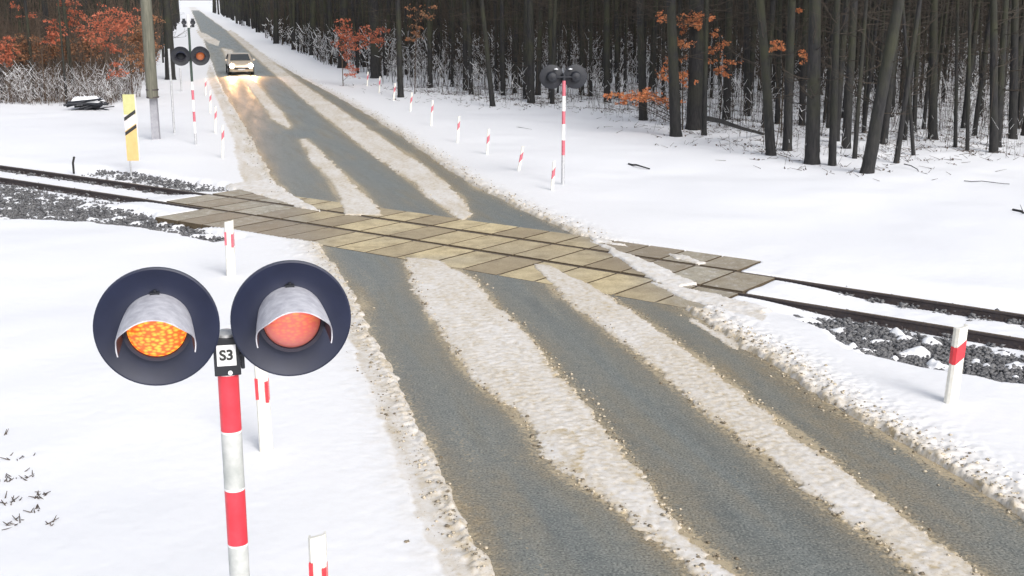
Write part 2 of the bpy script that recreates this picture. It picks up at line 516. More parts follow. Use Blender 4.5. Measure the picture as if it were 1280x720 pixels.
stripes = {
 'a_far': W([(277, 60), (288, 85), (300, 98), (318, 120), (340, 148), (360, 162), (366, 158), (345, 130), (322, 105), (306, 88), (290, 62)]),
 'a_up': W([(374, 174), (388, 200), (410, 224), (424, 250), (432, 269), (478, 270), (468, 252), (440, 226), (420, 206), (402, 190), (384, 173)]),
 'b_up': W([(285, 40), (326, 78), (362, 110), (400, 142), (450, 183), (500, 217), (540, 250), (574, 277), (590, 270), (578, 246), (540, 215), (482, 174), (424, 135), (372, 100), (334, 72), (289, 38)]),
 'a_low': W([(505, 322), (516, 355), (530, 385), (545, 412), (570, 450), (606, 488), (645, 520), (668, 548), (672, 560), (695, 590), (745, 620), (800, 655), (856, 700), (885, 735), (935, 735), (905, 706), (868, 676), (832, 640), (806, 602), (778, 562), (752, 528), (730, 498), (697, 463), (660, 420), (622, 381), (592, 347), (548, 325)]),
 'b_low': W([(662, 330), (700, 372), (750, 408), (800, 448), (850, 492), (900, 532), (950, 572), (1000, 612), (1060, 655), (1100, 684), (1150, 728), (1245, 735), (1172, 682), (1112, 632), (1052, 585), (1000, 548), (950, 508), (905, 474), (860, 438), (800, 394), (742, 359), (694, 333)]),
 'streak': W([(862, 404), (890, 420), (925, 438), (927, 432), (893, 410), (864, 398)]),
 'a_farther_lit_tint': W([(246, 38), (258, 42), (276, 52), (273, 58), (260, 54), (250, 46)]),  # tan of this far strip is colour standing in for yellow light on snow
 'patch': W([(662, 545), (676, 575), (720, 590), (735, 560), (700, 540)]),
}
deck_ridges = [W([(812, 352), (850, 360), (900, 370), (968, 388), (950, 404), (900, 388), (850, 374)]),
               W([(728, 296), (762, 315), (790, 334), (822, 352), (845, 362), (868, 356), (835, 338), (805, 325), (775, 314), (748, 303)]),
               W([(836, 317), (860, 320), (885, 330), (870, 331), (845, 325)]),
               W([(280, 232), (330, 246), (375, 262), (405, 266), (370, 246), (340, 225)]),
               W([(735, 296), (745, 303), (760, 306), (790, 310), (760, 300)])]
slush_left = W([(388, 322), (408, 362), (424, 402), (450, 480), (486, 570), (520, 660), (545, 740), (625, 740), (610, 720), (562, 620), (500, 500), (445, 385), (418, 335)])
slush_up = W([(262, 80), (285, 125), (300, 150), (318, 185), (336, 215), (358, 240), (392, 263), (352, 262), (312, 244), (300, 215), (292, 180), (272, 130), (258, 95)])
ballast_polys = [W([(-120, 208), (0, 226), (70, 240), (140, 252), (205, 268), (262, 284), (310, 298), (270, 304), (205, 290), (120, 276), (40, 272), (0, 272), (-120, 262)]),
                 W([(1000, 392), (1060, 396), (1120, 408), (1200, 424), (1290, 442), (1400, 462), (1400, 505), (1280, 482), (1200, 468), (1120, 452), (1062, 436), (1035, 415)]),
                 W([(120, 208), (180, 212), (260, 226), (330, 236), (300, 241), (250, 236), (180, 224), (110, 214)])]

# track frame: t along the rails (to the right), s across (away from the camera)
T_O = np.array([0.0, 25.11]); _a = math.radians(143)
T_D = np.array([-math.cos(_a), -math.sin(_a)]); T_N = np.array([-T_D[1], T_D[0]])
def t_off(t):
    t = np.clip(t, -26, 18)
    return 0.05 - 0.0008 * (t + 4) ** 2
def ts(X, Y):
    t = (X - T_O[0]) * T_D[0] + (Y - T_O[1]) * T_D[1]
    s = (X - T_O[0]) * T_N[0] + (Y - T_O[1]) * T_N[1]
    return t, s - t_off(t)
def from_ts(t, s, z=0.0):
    p = T_O + T_D * t + T_N * (s + float(t_off(t)))
    return (p[0], p[1], z)
GAUGE = 0.77
deck_poly = [from_ts(t, s)[:2] for t, s in [(-9.10, -2.35), (-4, -2.35), (2, -2.35), (5.79, -2.35), (5.79, 0.77), (4.91, 0.77), (4.91, 1.88), (0, 1.88), (-10.87, 1.88), (-10.87, -0.77), (-9.10, -.77)]]

forest_front_r = [(-250, 900), (-110, 480)] + W([(254, 11), (300, 33), (350, 58), (400, 80), (450, 97), (490, 112), (540, 120), (600, 131), (680, 135), (760, 138), (830, 160), (900, 176), (960, 196), (1080, 214), (1180, 200), (1290, 200)]) + [(40, 34), (70, 25), (140, 40)]
forest_r = forest_front_r + [(420, 300), (300, 900)]
forest_l = W([(-500, 125), (-100, 128), (0, 131), (60, 134), (130, 136), (185, 118), (205, 100), (212, 80), (216, 60), (222, 40), (229, 22)]) + [(-215, 520), (-420, 900), (-700, 800), (-400, 200)]


# ------------------------------------------------------------------ the ground: snow
def ground_height(X, Y):
    """snow surface and dirt amount"""
    far = smooth(Y, 40, 90)
    wob = 1.0 - 0.6 * far
    ca, sa = math.cos(math.radians(17)), math.sin(math.radians(17))
    U_ = X * ca + Y * sa; V_ = -X * sa + Y * ca          # across / along the road
    wx = X + wob * (0.20 * (fbm(U_ * 1.1, V_ * 0.45, 2, 3) - 0.5) + 0.16 * (fbm(U_ * 5, V_ * 3.5, 3, 11) - 0.5))
    wy = Y + wob * (0.30 * (fbm(U_ * 1.1, V_ * 0.45, 2, 5) - 0.5) + 0.18 * (fbm(U_ * 5, V_ * 3.5, 3, 19) - 0.5))
    lump = fbm(X * 7, Y * 7, 4, 31); lump2 = fbm(X * 17, Y * 17, 2, 37); low = fbm(X * 0.25, Y * 0.25, 3, 41)
    streak = fbm(U_ * 7, V_ * 1.1, 3, 47)
    crisp = np.abs(fbm(X * 5, Y * 5, 3, 53) - 0.5) * 2
    rd = sdist(road_poly, wx, wy, 6.0)
    rdc = np.where(rd > 8.9, 9.0, rd)
    z = 0.035 + 0.22 * (low - 0.5) * smooth(rdc, 0.3, 3) + 0.008 * (lump - 0.5)
    # undulating snow inside the woods
    fr = np.minimum(sdist(forest_r, X, Y, 2), sdist(forest_l, X, Y, 2))
    inw = smooth(-fr, -1.0, 2.5)
    z += inw * (0.22 * (fbm(X * 0.7, Y * 0.7, 3, 61) - 0.45))
    # ploughed shoulder
    sh = np.exp(-(np.clip(rdc, 0, 9) / 0.62) ** 2) * (rdc > -0.02) * np.where((X < 0.6) & (Y < 24), 0.15, 1.0)
    z = z + sh * (0.015 + 0.065 * (lump - 0.35) + 0.075 * (lump2 - 0.5))
    dirt_ = np.clip(0.72 * np.exp(-np.clip(rdc, 0, 9) / 0.42), 0, 1) * (1 - 0.55 * far)
    dirt_ = dirt_ * (0.55 + 0.9 * lump)
    dirt_ = np.maximum(dirt_, 0.16 * np.exp(-np.clip(rdc, 0, 9) / 2.5))
    # slush shoulder at the near left: packed, smooth
    sl = np.minimum(sdist(slush_left, wx, wy, 1.0), sdist(slush_up, wx, wy, 1.0))
    k = smooth(-sl, -0.02, 0.07)
    ridge = (np.exp(-(np.clip(rdc, 0, 9) / 0.16) ** 2)) * (rdc > -0.02) * k
    z = z * (1 - k * 0.88) + k * (0.008 + 0.03 * streak) + ridge * (0.01 + 0.09 * (lump - .35) + .08 * (lump2 - .5))
    dirt_ = np.maximum(dirt_, k * (0.58 + 0.7 * (fbm(U_ * 6, V_ * 0.8, 3, 71) - 0.5)))
    # asphalt swept clear
    inside = smooth(-rd, 0.0, 0.10)
    z = z * (1 - inside) - 0.06 * inside
    # snow strips left between the wheel tracks
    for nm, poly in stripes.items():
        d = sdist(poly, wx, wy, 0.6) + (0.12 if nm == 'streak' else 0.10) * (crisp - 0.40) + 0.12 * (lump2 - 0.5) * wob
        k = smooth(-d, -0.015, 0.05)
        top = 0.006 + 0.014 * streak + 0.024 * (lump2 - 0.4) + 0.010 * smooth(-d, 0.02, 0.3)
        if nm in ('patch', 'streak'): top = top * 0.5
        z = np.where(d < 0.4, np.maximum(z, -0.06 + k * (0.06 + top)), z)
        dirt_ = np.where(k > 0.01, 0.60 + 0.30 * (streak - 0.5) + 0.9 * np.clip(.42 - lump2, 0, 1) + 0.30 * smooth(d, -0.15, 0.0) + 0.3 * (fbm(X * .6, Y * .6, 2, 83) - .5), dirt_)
    # railway
    t, s = ts(X, Y); a = np.abs(s)
    trk = fbm(X * 3, Y * 3, 3, 91)
    zt = np.where(a < GAUGE + 0.02, -0.135 + 0.035 * (trk - 0.5), -0.135 + 0.03 * (trk - 0.5))
    zt = zt - 0.065 * (1 - smooth(np.abs(a - GAUGE), 0.07, 0.20 + .1 * (trk - .5)))
    endz = np.maximum(1 - smooth(t, 5.9, 8.2), 0) * (t > 0) + np.maximum(smooth(t, -12.6, -11), 0) * (t < 0)
    zt = zt + endz * 0.13 * (1 - (np.abs(a - GAUGE) < .1))
    wtr = 1 - smooth(a, 1.25, 2.3)
    wtr = np.where((rd < -0.2), 0, wtr)
    z = z * (1 - wtr) + zt * wtr
    for bp in ballast_polys:
        d = sdist(bp, wx, wy, 1.0)
        k = smooth(-d, -0.15, 0.25) * (a > GAUGE)
        z = z * (1 - k) + k * (-0.225 + (0.42 - .12 * (X < 0)) * np.clip(fbm(X * 3.2, Y * 3.2, 3, 97) - 0.28, 0, 1))
    # crossing deck stands clear of the snow
    dk = sdist(deck_poly, X, Y, 1.0)
    k = smooth(-dk, -0.01, 0.05)
    z = z * (1 - k) - 0.2 * k
    dke = np.abs(dk)
    for rp in deck_ridges:
        d = sdist(rp, wx, wy, 0.6) + 0.05 * (crisp - 0.45)
        k = smooth(-d, 0.0, 0.07)
        z = np.where(d < 0.02, np.maximum(z, -0.05 + k * (0.066 + 0.03 * streak + 0.03 * (lump2 - 0.4))), z)
        dirt_ = np.where(k > 0.01, 0.45 + 0.5 * (lump - 0.5), dirt_)
    for nm in ('a_up', 'b_up', 'a_low', 'b_low'):
        d = sdist(stripes[nm], wx, wy, 0.6) + 0.05 * (crisp - 0.45)
        k = smooth(-d, 0.0, 0.06) * (dk < 0.05)
        z = np.where((d < 0) & (dk < 0.05), np.maximum(z, -0.05 + k * (0.062 + 0.02 * streak)), z)
    # right shoulder ridge runs over the deck's near corner
    return z, np.clip(dirt_, 0, 1)


rows = [6.0]
while rows[-1] < 1600:
    y = rows[-1]
    rows.append(y + min(max(0.030, y * y / 7700 * 0.9), 60))
rows = np.array(rows)
NC = 860
tt = np.linspace(-1, 1, NC)
Yg = np.repeat(rows[:, None], NC, 1)
Xg = tt[None, :] * (0.47 * Yg + 3.5)
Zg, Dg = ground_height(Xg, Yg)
# skirt dives under the coarse outer sheet
edge = np.minimum(smooth(1 - np.abs(tt), 0.0, 0.02)[None, :], smooth(Yg, 6.0, 6.3))
Zg = Zg * edge - 0.5 * (1 - edge)
idx = np.arange(len(rows) * NC).reshape(len(rows), NC)
Fg = np.stack([idx[:-1, :-1], idx[:-1, 1:], idx[1:, 1:], idx[1:, :-1]], -1).reshape(-1, 4)
# coarse snow around it, joined in the same sheet
gx = np.concatenate([[-12000, -6000], np.linspace(-2500, -60, 30), np.linspace(-50, 50, 81), np.linspace(60, 2500, 30), [6000, 12000]])
gy = np.concatenate([np.linspace(-1500, -60, 16), np.linspace(-50, 80, 90), np.linspace(100, 2500, 30), [5000, 10000, 20000]])
GX, GY = np.meshgrid(gx, gy)
infan = (np.abs(GX) < (0.47 * GY + 3.5) * 0.975) & (GY > 6.6) & (GY < 1500)
rdv = sdist(road_poly, GX, GY, 3)
GZ = np.where(infan, -0.9, np.where(rdv < -0.2, -0.15, 0.02))
tv, sv = ts(GX, GY); GZ = np.where((np.abs(sv) < 1.6) & ~infan, -0.14, GZ)
gi = np.arange(GX.size).reshape(GX.shape)
Fc = np.stack([gi[:-1, :-1], gi[:-1, 1:], gi[1:, 1:], gi[1:, :-1]], -1).reshape(-1, 4)
nfan = Xg.size
V = np.concatenate([np.stack([Xg.ravel(), Yg.ravel(), Zg.ravel()], 1), np.stack([GX.ravel(), GY.ravel(), GZ.ravel()], 1)])
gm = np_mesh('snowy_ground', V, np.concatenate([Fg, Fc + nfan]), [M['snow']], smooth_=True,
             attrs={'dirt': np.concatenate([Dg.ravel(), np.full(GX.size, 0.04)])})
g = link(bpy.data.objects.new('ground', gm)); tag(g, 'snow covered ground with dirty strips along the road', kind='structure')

# ------------------------------------------------------------------ road sheet
ry = np.concatenate([np.arange(-30, 6, 1.5), rows[rows < 700][::2]])
rl = np.array(road_l); rr = np.array(road_r)
def edge_x(poly, y):
    o = np.argsort(poly[:, 1]); return np.interp(y, poly[o, 1], poly[o, 0])
xl = edge_x(rl, ry) - 0.9; xr = edge_x(rr, ry) + 0.9
NR = 130
u = np.linspace(0, 1, NR)
RX = xl[:, None] + (xr - xl)[:, None] * u[None, :]; RY = np.repeat(ry[:, None], NR, 1)
dmin = np.full(RX.shape, 9.0)
for nm in ('a_far', 'a_up', 'b_up', 'a_low', 'b_low', 'patch'):
    dmin = np.minimum(dmin, sdist(stripes[nm], RX, RY, 1.0))
rde = -sdist(road_poly, RX, RY, 1.0)
slushv = 0.62 * np.exp(-np.clip(dmin - .03, 0, 9) / 0.13) + 0.62 * np.exp(-np.clip(rde, 0, 9) / 0.30)
slushv = slushv * (0.55 + 0.8 * fbm(RX * 3, RY * 1.2, 3, 8)) + 0.26 * smooth(fbm(u[None] * 16, RY * 0.3, 4, 28), 0.60, 0.85)
mudv = 0.9 * np.exp(-np.clip(dmin, 0, 9) / 0.30) + 0.8 * np.exp(-np.clip(rde, 0, 9) / 0.25)
mudv += 0.4 * smooth(fbm(u[None] * 14, RY * 0.25, 3, 7), 0.55, 0.8)
mudv *= 0.45 + 0.9 * fbm(RX * 2, RY * 0.8, 3, 15)
RZ = -sdist(deck_poly, RX, RY, 0.5); RZ = -0.3 * smooth(RZ, 0.14, 0.30)
bank = smooth(-rde, 0.1, 0.7)
RZ = RZ - 0.10 * bank
ri = np.arange(RX.size).reshape(RX.shape)
Fr = np.stack([ri[:-1, :-1], ri[:-1, 1:], ri[1:, 1:], ri[1:, :-1]], -1).reshape(-1, 4)
rm = np_mesh('road', np.stack([RX.ravel(), RY.ravel(), RZ.ravel()], 1), Fr, [M['asphalt']], smooth_=True, attrs={'mud': np.clip(mudv, 0, 1), 'slush': np.clip(slushv, 0, 1), 'across': np.repeat((u * 7.5)[None], len(ry), 0), 'along': np.repeat(ry[:, None] * 1.05, NR, 1)})
tag(link(bpy.data.objects.new('road', rm)), 'wet grey asphalt road crossing the railway', kind='structure')

# trackbed of gravel
tv = np.linspace(-160, 110, 200); sv = np.linspace(-2.9, 2.2, 9)
PB = np.array([[from_ts(t, s, -0.172 - (0.25 if (s < -2.6 or s > 2) else 0) - (0.1 if -11.5 < t < 6.8 else 0)) for s in sv] for t in tv])
bi = np.arange(len(tv) * len(sv)).reshape(len(tv), len(sv))
Fb = np.stack([bi[:-1, :-1], bi[1:, :-1], bi[1:, 1:], bi[:-1, 1:]], -1).reshape(-1, 4)
tag(link(bpy.data.objects.new('trackbed', np_mesh('trackbed', PB.reshape(-1, 3), Fb, [M['ballast']]))), 'dark gravel bed under the rails', kind='structure')

# loose ballast stones
oct_v = np.array([(1, 0, 0), (0, 1, 0), (-1, 0, 0), (0, -1, 0), (0, 0, .8), (0, 0, -.8), (.75, .7, .35), (-.7, .65, .3), (-.7, -.7, .35), (.7, -.7, .3)], float)
oct_f = [(4, 0, 6, 1), (4, 1, 7, 2), (4, 2, 8, 3), (4, 3, 9, 0), (5, 1, 6, 0), (5, 2, 7, 1), (5, 3, 8, 2), (5, 0, 9, 3)]
pts = []
for bp, cnt in zip(ballast_polys, (11000, 9000, 1600)):
    P = np.array(bp); x = RNG.uniform(P[:, 0].min() - .3, P[:, 0].max() + .3, cnt * 6); y = RNG.uniform(P[:, 1].min() - .3, P[:, 1].max() + .3, cnt * 6)
    d = sdist(bp, x, y, 1) + RNG.uniform(-0.25, 0.25, x.size)
    _, s_ = ts(x, y)
    ok = (d < 0) & (np.abs(np.abs(s_) - GAUGE) > 0.13)
    pts.append(np.stack([x[ok], y[ok]], 1)[:cnt])
for t0, t1, cnt in ((-26, -10.5, 2600), (6.6, 16, 1600)):
    t_ = RNG.uniform(t0, t1, cnt); s_ = RNG.choice([-0.52, 0.56, 0.6, -1.0, 1.0], cnt) + RNG.normal(0, 0.07, cnt)
    cl = np.abs(((t_ / 0.62) % 1) - 0.5) < 0.28
    pts.append(np.array([from_ts(a, b_)[:2] for a, b_ in zip(t_[cl], s_[cl])]))
pts = np.concatenate(pts)
N = len(pts); sz = RNG.uniform(0.016, 0.050, N)[:, None, None]
rot = RNG.uniform(0, 6.28, N)
o = oct_v[None] * RNG.uniform(0.6, 1.3, (N, 10, 1)) * RNG.uniform(0.7, 1.3, (N, 1, 3)) * sz
c_, s_ = np.cos(rot)[:, None], np.sin(rot)[:, None]
ox = o[..., 0] * c_ - o[..., 1] * s_; oy = o[..., 0] * s_ + o[..., 1] * c_
zc = -0.130 + RNG.uniform(-0.03, 0.045, N)
SV = np.stack([pts[:, 0:1] + ox, pts[:, 1:2] + oy, zc[:, None] + o[..., 2]], -1).reshape(-1, 3)
SF = (np.array(oct_f)[None] + (np.arange(N) * 10)[:, None, None]).reshape(-1, 4)
tag(link(bpy.data.objects.new('ballast_stones', np_mesh('ballast_stones', SV, SF, [M['stone']]))), 'dark grey ballast stones showing through snow beside the rails', 'gravel', kind='stuff')

# crumbs of frozen slush along the road edges
cl = []
for poly, w, cnt, z0 in ((road_r[2:22], 0.55, 2400, 0.03), (road_l[2:20], 0.35, 1100, 0.02), (stripes['a_low'], 0.16, 700, 0.005), (stripes['b_low'], 0.14, 500, 0.005), (stripes['b_up'][:8], .08, 300, .005)):
    P = np.array(poly); L = np.linalg.norm(np.diff(P, axis=0), axis=1); wts = L / (1 + 0.004 * P[:-1, 1] ** 2); wts /= wts.sum()
    k = RNG.choice(len(L), cnt, p=wts); f = RNG.uniform(0, 1, cnt)[:, None]
    q = P[k] * (1 - f) + P[k + 1] * f
    q[:, 0] += RNG.normal(w * 0.35 * (-1 if w == 0.35 else 1), w * 0.38, cnt)
    cl.append(np.concatenate([q, np.full((cnt, 1), z0)], 1))
cl = np.concatenate(cl); N = len(cl)
gz, _ = ground_height(cl[:, 0], cl[:, 1])
dk_ = sdist(deck_poly, cl[:, 0], cl[:, 1], .5)
keep = (dk_ > 0.0); cl = cl[keep]; gz = gz[keep]; N = len(cl)
sz = (0.006 + 0.024 * RNG.uniform(0, 1, N) ** 3)[:, None, None]
o = oct_v[None] * RNG.uniform(0.6, 1.3, (N, 10, 1)) * sz
SV = (np.stack([cl[:, 0], cl[:, 1], np.maximum(gz, 0.0) + 0.004], 1)[:, None, :] + o).reshape(-1, 3)
SF = (np.array(oct_f)[None] + (np.arange(N) * 10)[:, None, None]).reshape(-1, 4)
m, nt, b = new_mat('frozen_slush_crumb'); M['crumb'] = m
pp = geo_pos(nt); nn = noise_n(nt, 9, 2, pp)
nt.links.new(mix_rgb(nt, ramp(nt, nn, 0.42, 0.56), (0.16, 0.13, 0.09), (0.55, 0.48, 0.37)), b.inputs['Base Color']); b.inputs['Roughness'].default_value = 0.7
tag(link(bpy.data.objects.new('slush_crumbs', np_mesh('slush_crumbs', SV, SF, [M['crumb']]))), 'brown and cream crumbs of frozen slush along the road edges', 'slush', kind='stuff')

# ------------------------------------------------------------------ railway track
track = thing('railway_track', 'single snowy railway track with rusty rails crossing the road at a slant', 'railway track', from_ts(-2, 0, -0.17))
tinv = Vector(track.location)
rail_prof = [(-0.036, 0), (-0.036, -0.035), (-0.011, -0.05), (-0.011, -0.14), (-0.07, -0.155), (-0.07, -0.168), (0.07, -0.168), (0.07, -0.155), (0.011, -0.14), (0.011, -0.05), (0.036, -0.035), (0.036, 0)]
for sgn in (-1, 1):
    mb = MB(); tl = list(np.linspace(-170, -30, 12)) + list(np.linspace(-28, 20, 60)) + list(np.linspace(24, 120, 10))
    vs = []
    for t in tl:
        for a, z in rail_prof:
            vs.append(Vector(from_ts(t, sgn * GAUGE + a, z - 0.004)) - tinv)
    n = len(rail_prof); fs = []; ms = []
    for i in range(len(tl) - 1):
        for k in range(n):
            fs.append((i * n + k, i * n + (k + 1) % n, (i + 1) * n + (k + 1) % n, (i + 1) * n + k))
            ms.append(1 if k == n - 1 else 0)
    mb.v = [tuple(v) for v in vs]; mb.f = fs; mb.m = ms
    mb.build('rail', [M['rail_rust'], M['rail_top']], track)
sl_mb = MB(); sl_mb.box((0, 0, 0), (0.24, 2.5, 0.14), taper=0.92)
sl0 = sl_mb.build('sleeper', M['sleeper'], track, bevel=0.012)
fm = MB()
for sx in (-1, 1):
    fm.box((0, sx * 0.10, 0.01), (0.13, 0.07, 0.045)); fm.tube([(0, sx * 0.10, 0.0), (0, sx * 0.10, 0.075)], [0.02, 0.018], 6)
fs0 = fm.build('rail_clip', M['rail_rust'], sl0); fs0.location = (0, -GAUGE, 0.075)
fs1 = fs0.copy(); link(fs1, sl0); fs1.location = (0, GAUGE, 0.075)
ang_t = math.atan2(T_D[1], T_D[0])
first = True
for t in list(np.arange(-30.0, -11.2, 0.62)) + list(np.arange(6.9, 20, 0.62)):
    if first: s_o = sl0; first = False
    else:
        s_o = copy_tree(sl0, track)
    s_o.location = Vector(from_ts(t, 0, -0.175 - 0.07)) - tinv
    s_o.rotation_euler = (0, 0, ang_t)

# ------------------------------------------------------------------ crossing deck
deck = thing('crossing_deck', 'yellow-brown crossing deck of concrete panels laid between and beside the rails', 'crossing deck', from_ts(-2, 0, -0.17))
dinv = Vector(deck.location)
def panel(t0, t1, s0, s1, sk0=0.0, sk1=0.0):
    nx, ny = 4, 5; th = 0.15; gz_ = 0.009 + random.uniform(-0.004, 0.004); rl_ = random.uniform(-0.003, 0.003)
    g_ = 0.026; t0 += g_; t1 -= g_
    vs = []
    for j in range(ny + 1):
        for i in range(nx + 1):
            s = s0 + (s1 - s0) * j / ny; t = (t0 + sk0 * (j / ny)) + ((t1 + sk1 * (j / ny)) - (t0 + sk0 * (j / ny))) * i / nx
            vs.append(Vector(from_ts(t, s, gz_ + rl_ * (i / nx - .5))) - dinv)
    fs = [(j * (nx + 1) + i, j * (nx + 1) + i + 1, (j + 1) * (nx + 1) + i + 1, (j + 1) * (nx + 1) + i) for j in range(ny) for i in range(nx)]
    border = [i for i in range(nx + 1)] + [(j) * (nx + 1) + nx for j in range(1, ny + 1)] + [ny * (nx + 1) + i for i in range(nx - 1, -1, -1)] + [j * (nx + 1) for j in range(ny - 1, 0, -1)]
    o0 = len(vs)
    for bi_ in border: vs.append(vs[bi_] - Vector((0, 0, th)))
    nb = len(border)
    for k in range(nb): fs.append((border[(k + 1) % nb], border[k], o0 + k, o0 + (k + 1) % nb))
    fs.append(tuple(range(o0 + nb - 1, o0 - 1, -1)))
    mb = MB(); mb.add(vs, fs); mb.m = [0] * (nx * ny) + [1] * (len(fs) - nx * ny)
    o_ = mb.build('panel', [M['deck'], M['grime']], deck)
    P = np.array([[v[0] + dinv.x, v[1] + dinv.y] for v in vs])
    rd_ = sdist(road_poly, P[:, 0], P[:, 1], 8)
    mv = 1 - smooth(rd_, -0.6, 0.3)
    mv = mv * (0.45 + 0.9 * fbm(P[:, 0] * .8, P[:, 1] * .8, 2, 5))
    a_ = o_.data.attributes.new('mud', 'FLOAT', 'POINT'); a_.data.foreach_set('value', np.clip(mv, 0, 1).astype(np.float32))
PW = 0.876
k0 = -13
tn = [0.52 + PW * k for k in range(-14, 8)]
for a in tn:
    if -11.3 < a < 5.0: panel(a, a + PW, -GAUGE + 0.10, GAUGE - 0.10)
    if -9.8 < a < 5.7: panel(a, a + PW, -2.35, -GAUGE - 0.075)
    if -11.6 < a < 4.1: panel(a, a + PW, GAUGE + 0.075, 1.88)

# ------------------------------------------------------------------ signals
def text_mesh(txt, size, name, mat, parent):
    cu = bpy.data.curves.new(name, 'FONT'); cu.body = txt; cu.size = size; cu.align_x = 'CENTER'; cu.align_y = 'CENTER'; cu.extrude = 0.0012; cu.offset = size * 0.035
    tmp = bpy.data.objects.new(name, cu); COL.objects.link(tmp)
    dg = bpy.context.evaluated_depsgraph_get(); me = bpy.data.meshes.new_from_object(tmp.evaluated_get(dg))
    bpy.data.objects.remove(tmp)
    me.materials.clear(); me.materials.append(mat)
    o_ = bpy.data.objects.new(name, me); link(o_, parent); o_.rotation_euler = (math.pi / 2, 0, 0)
    return o_


def lamp_head(parent, x, z, y, lens, hood=True, hood_m=None, R=0.315, board=None):
    """a round board facing -y with lamp, hood and back housing"""
    mb = MB()
    mb.lathe([(0.145, 0.012), (0.17, 0.004), (0.23, 0.010), (R - 0.03, 0.026), (R - 0.008, 0.034), (R, 0.030), (R, 0.006), (R - 0.012, 0.0), (0.12, -0.022), (0.145, 0.012)], 72)
    bd = mb.build('lamp_board', board or M['navy'], parent, smooth_=True); bd.location = (x, y, z)
    hb = MB(); hb.lathe([(0.155, -0.015), (0.15, -0.10), (0.12, -0.17), (0.06, -0.20), (0.001, -0.205)], 36)
    hb.lathe([(0.001, -0.2051), (0.025, -0.205), (0.025, -0.24), (0.001, -0.2401)], 12)
    hb.build('lamp_housing', M['black'], bd, smooth_=True)
    rb = MB(); rb.lathe([(0.168, 0.004), (0.168, 0.060), (0.150, 0.064), (0.146, 0.05), (0.146, 0.012)], 48)
    rb.build('lens_ring', M['hood_in'], bd, smooth_=True)
    lb = MB(); lb.lathe([(0.1455, 0.050), (0.13, 0.066), (0.10, 0.082), (0.06, 0.092), (0.02, 0.096), (0.0005, 0.0965)], 48)
    lo = lb.build('lens', lens, bd, smooth_=True)
    if hood:
        # hood: a part cylinder, widening forward, cut away on a slant below
        hbm = MB(); n = 40; a0, a1 = math.radians(-14), math.radians(194); NH = 10; L = 0.46
        def rowp(off):
            rws = []
            for j in range(NH + 1):
                f = j / NH; row = []
                for k in range(n + 1):
                    a = a0 + (a1 - a0) * k / n
                    up = max(0.0, math.sin(a))
                    ln = L * (0.50 + 0.50 * smooth(up, 0.0, 0.85))
                    r = 0.170 + 0.020 * f + off
                    row.append((r * math.cos(a), -0.006 - ln * f, r * math.sin(a) - 0.038 * f * f))
                rws.append(row)
            return rws
        A = rowp(0.0); B = rowp(-0.006)
        vs = [p for r in A for p in r] + [p for r in B for p in r]; c1 = (n + 1); o2 = (NH + 1) * c1
        for j in range(NH):
            for k in range(n):
                q = (j * c1 + k, j * c1 + k + 1, (j + 1) * c1 + k + 1, (j + 1) * c1 + k)
                hbm.f.append(q); hbm.m.append(0)
                hbm.f.append(tuple(i + o2 for i in reversed(q))); hbm.m.append(1)
        for k in range(n):
            a = NH * c1 + k; hbm.f.append((a, a + 1, a + 1 + o2, a + o2)); hbm.m.append(0)
        for j in range(NH):
            for k in (0, n):
                a = j * c1 + k; hbm.f.append((a, a + c1, a + c1 + o2, a + o2)); hbm.m.append(0)
        hbm.v = vs
        ho = hbm.build('hood', [hood_m or M['hood'], M['hood_in']], bd, smooth_=True)
        cb = MB(); cb.box((0, -0.022, 0.174), (0.045, 0.035, 0.016)); cb.tube([(0, -0.022, 0.18), (0, -0.022, 0.192)], [0.01, 0.009], 8)
        cb.build('hood_clip', M['black'], bd)
    return bd


def mast_tube(bands, r, z0, parent, mats, seg=24):
    mb = MB(); z = z0
    for ln, mi in bands:
        mb.tube([(0, 0, z), (0, 0, z + ln)], [r, r], seg, mi, caps=True); z += ln + 0.0
    return mb.build('mast', mats, parent, smooth_=True)


# the near signal
sx = at_depth(281.3, 402.2, 5.93)
Zc = sx.z
az = math.atan2(-sx.x, sx.y)     # heading of the camera as seen from the mast
sig = thing('crossing_signal', 'near twin-lamp crossing signal with orange and pink-red lenses on a red and white mast', 'railway signal', (sx.x, sx.y, 0), az)
top = Zc - 0.14
mb = MB(); bands = []
z = top - 0.155
k = 0; lst = []
while z > 0:
    z2 = max(z - 0.325, -0.05); lst.append((z2, z, k % 2)); z = z2; k += 1
for a, b_, mi in lst:
    mb.tube([(0, 0.10, a), (0, 0.10, b_ - 0.012)], [0.0545, 0.0545], 32, mi)
    mb.tube([(0, 0.10, b_ - 0.012), (0, 0.10, b_)], [0.0552, 0.0552], 32, 2)
mb.tube([(0, 0.10, top - 0.155), (0, 0.10, Zc - 0.12)], [0.05, 0.05], 24, 3)
mb.build('mast', [M['mast_red'], M['mast_grey'], M['mast_white'], M['galv']], sig, smooth_=True)
mb = MB(); mb.tube([(0, 0.10, -0.02), (0, 0.10, 0.05)], [0.16, 0.15], 24); mb.build('mast_foot', M['galv'], sig, smooth_=True)
mb = MB(); mb.tube([(0, 0.10, Zc - 0.13), (0, 0.10, Zc - 0.085), (0, 0.10, Zc - 0.07)], [0.056, 0.052, 0.03], 24); mb.build('mast_cap', M['galv'], sig, smooth_=True)
mb = MB(); mb.box((0, 0.10, Zc - 0.20), (0.135, 0.135, 0.20)); mb.box((0.078, 0.06, Zc - 0.22), (0.02, 0.04, 0.10)); mb.tube([(0.06, 0.03, Zc - 0.19), (0.10, 0.03, Zc - 0.19)], [0.012, 0.012], 8)
cb = mb.build('clamp_box', M['black'], sig, bevel=0.008)
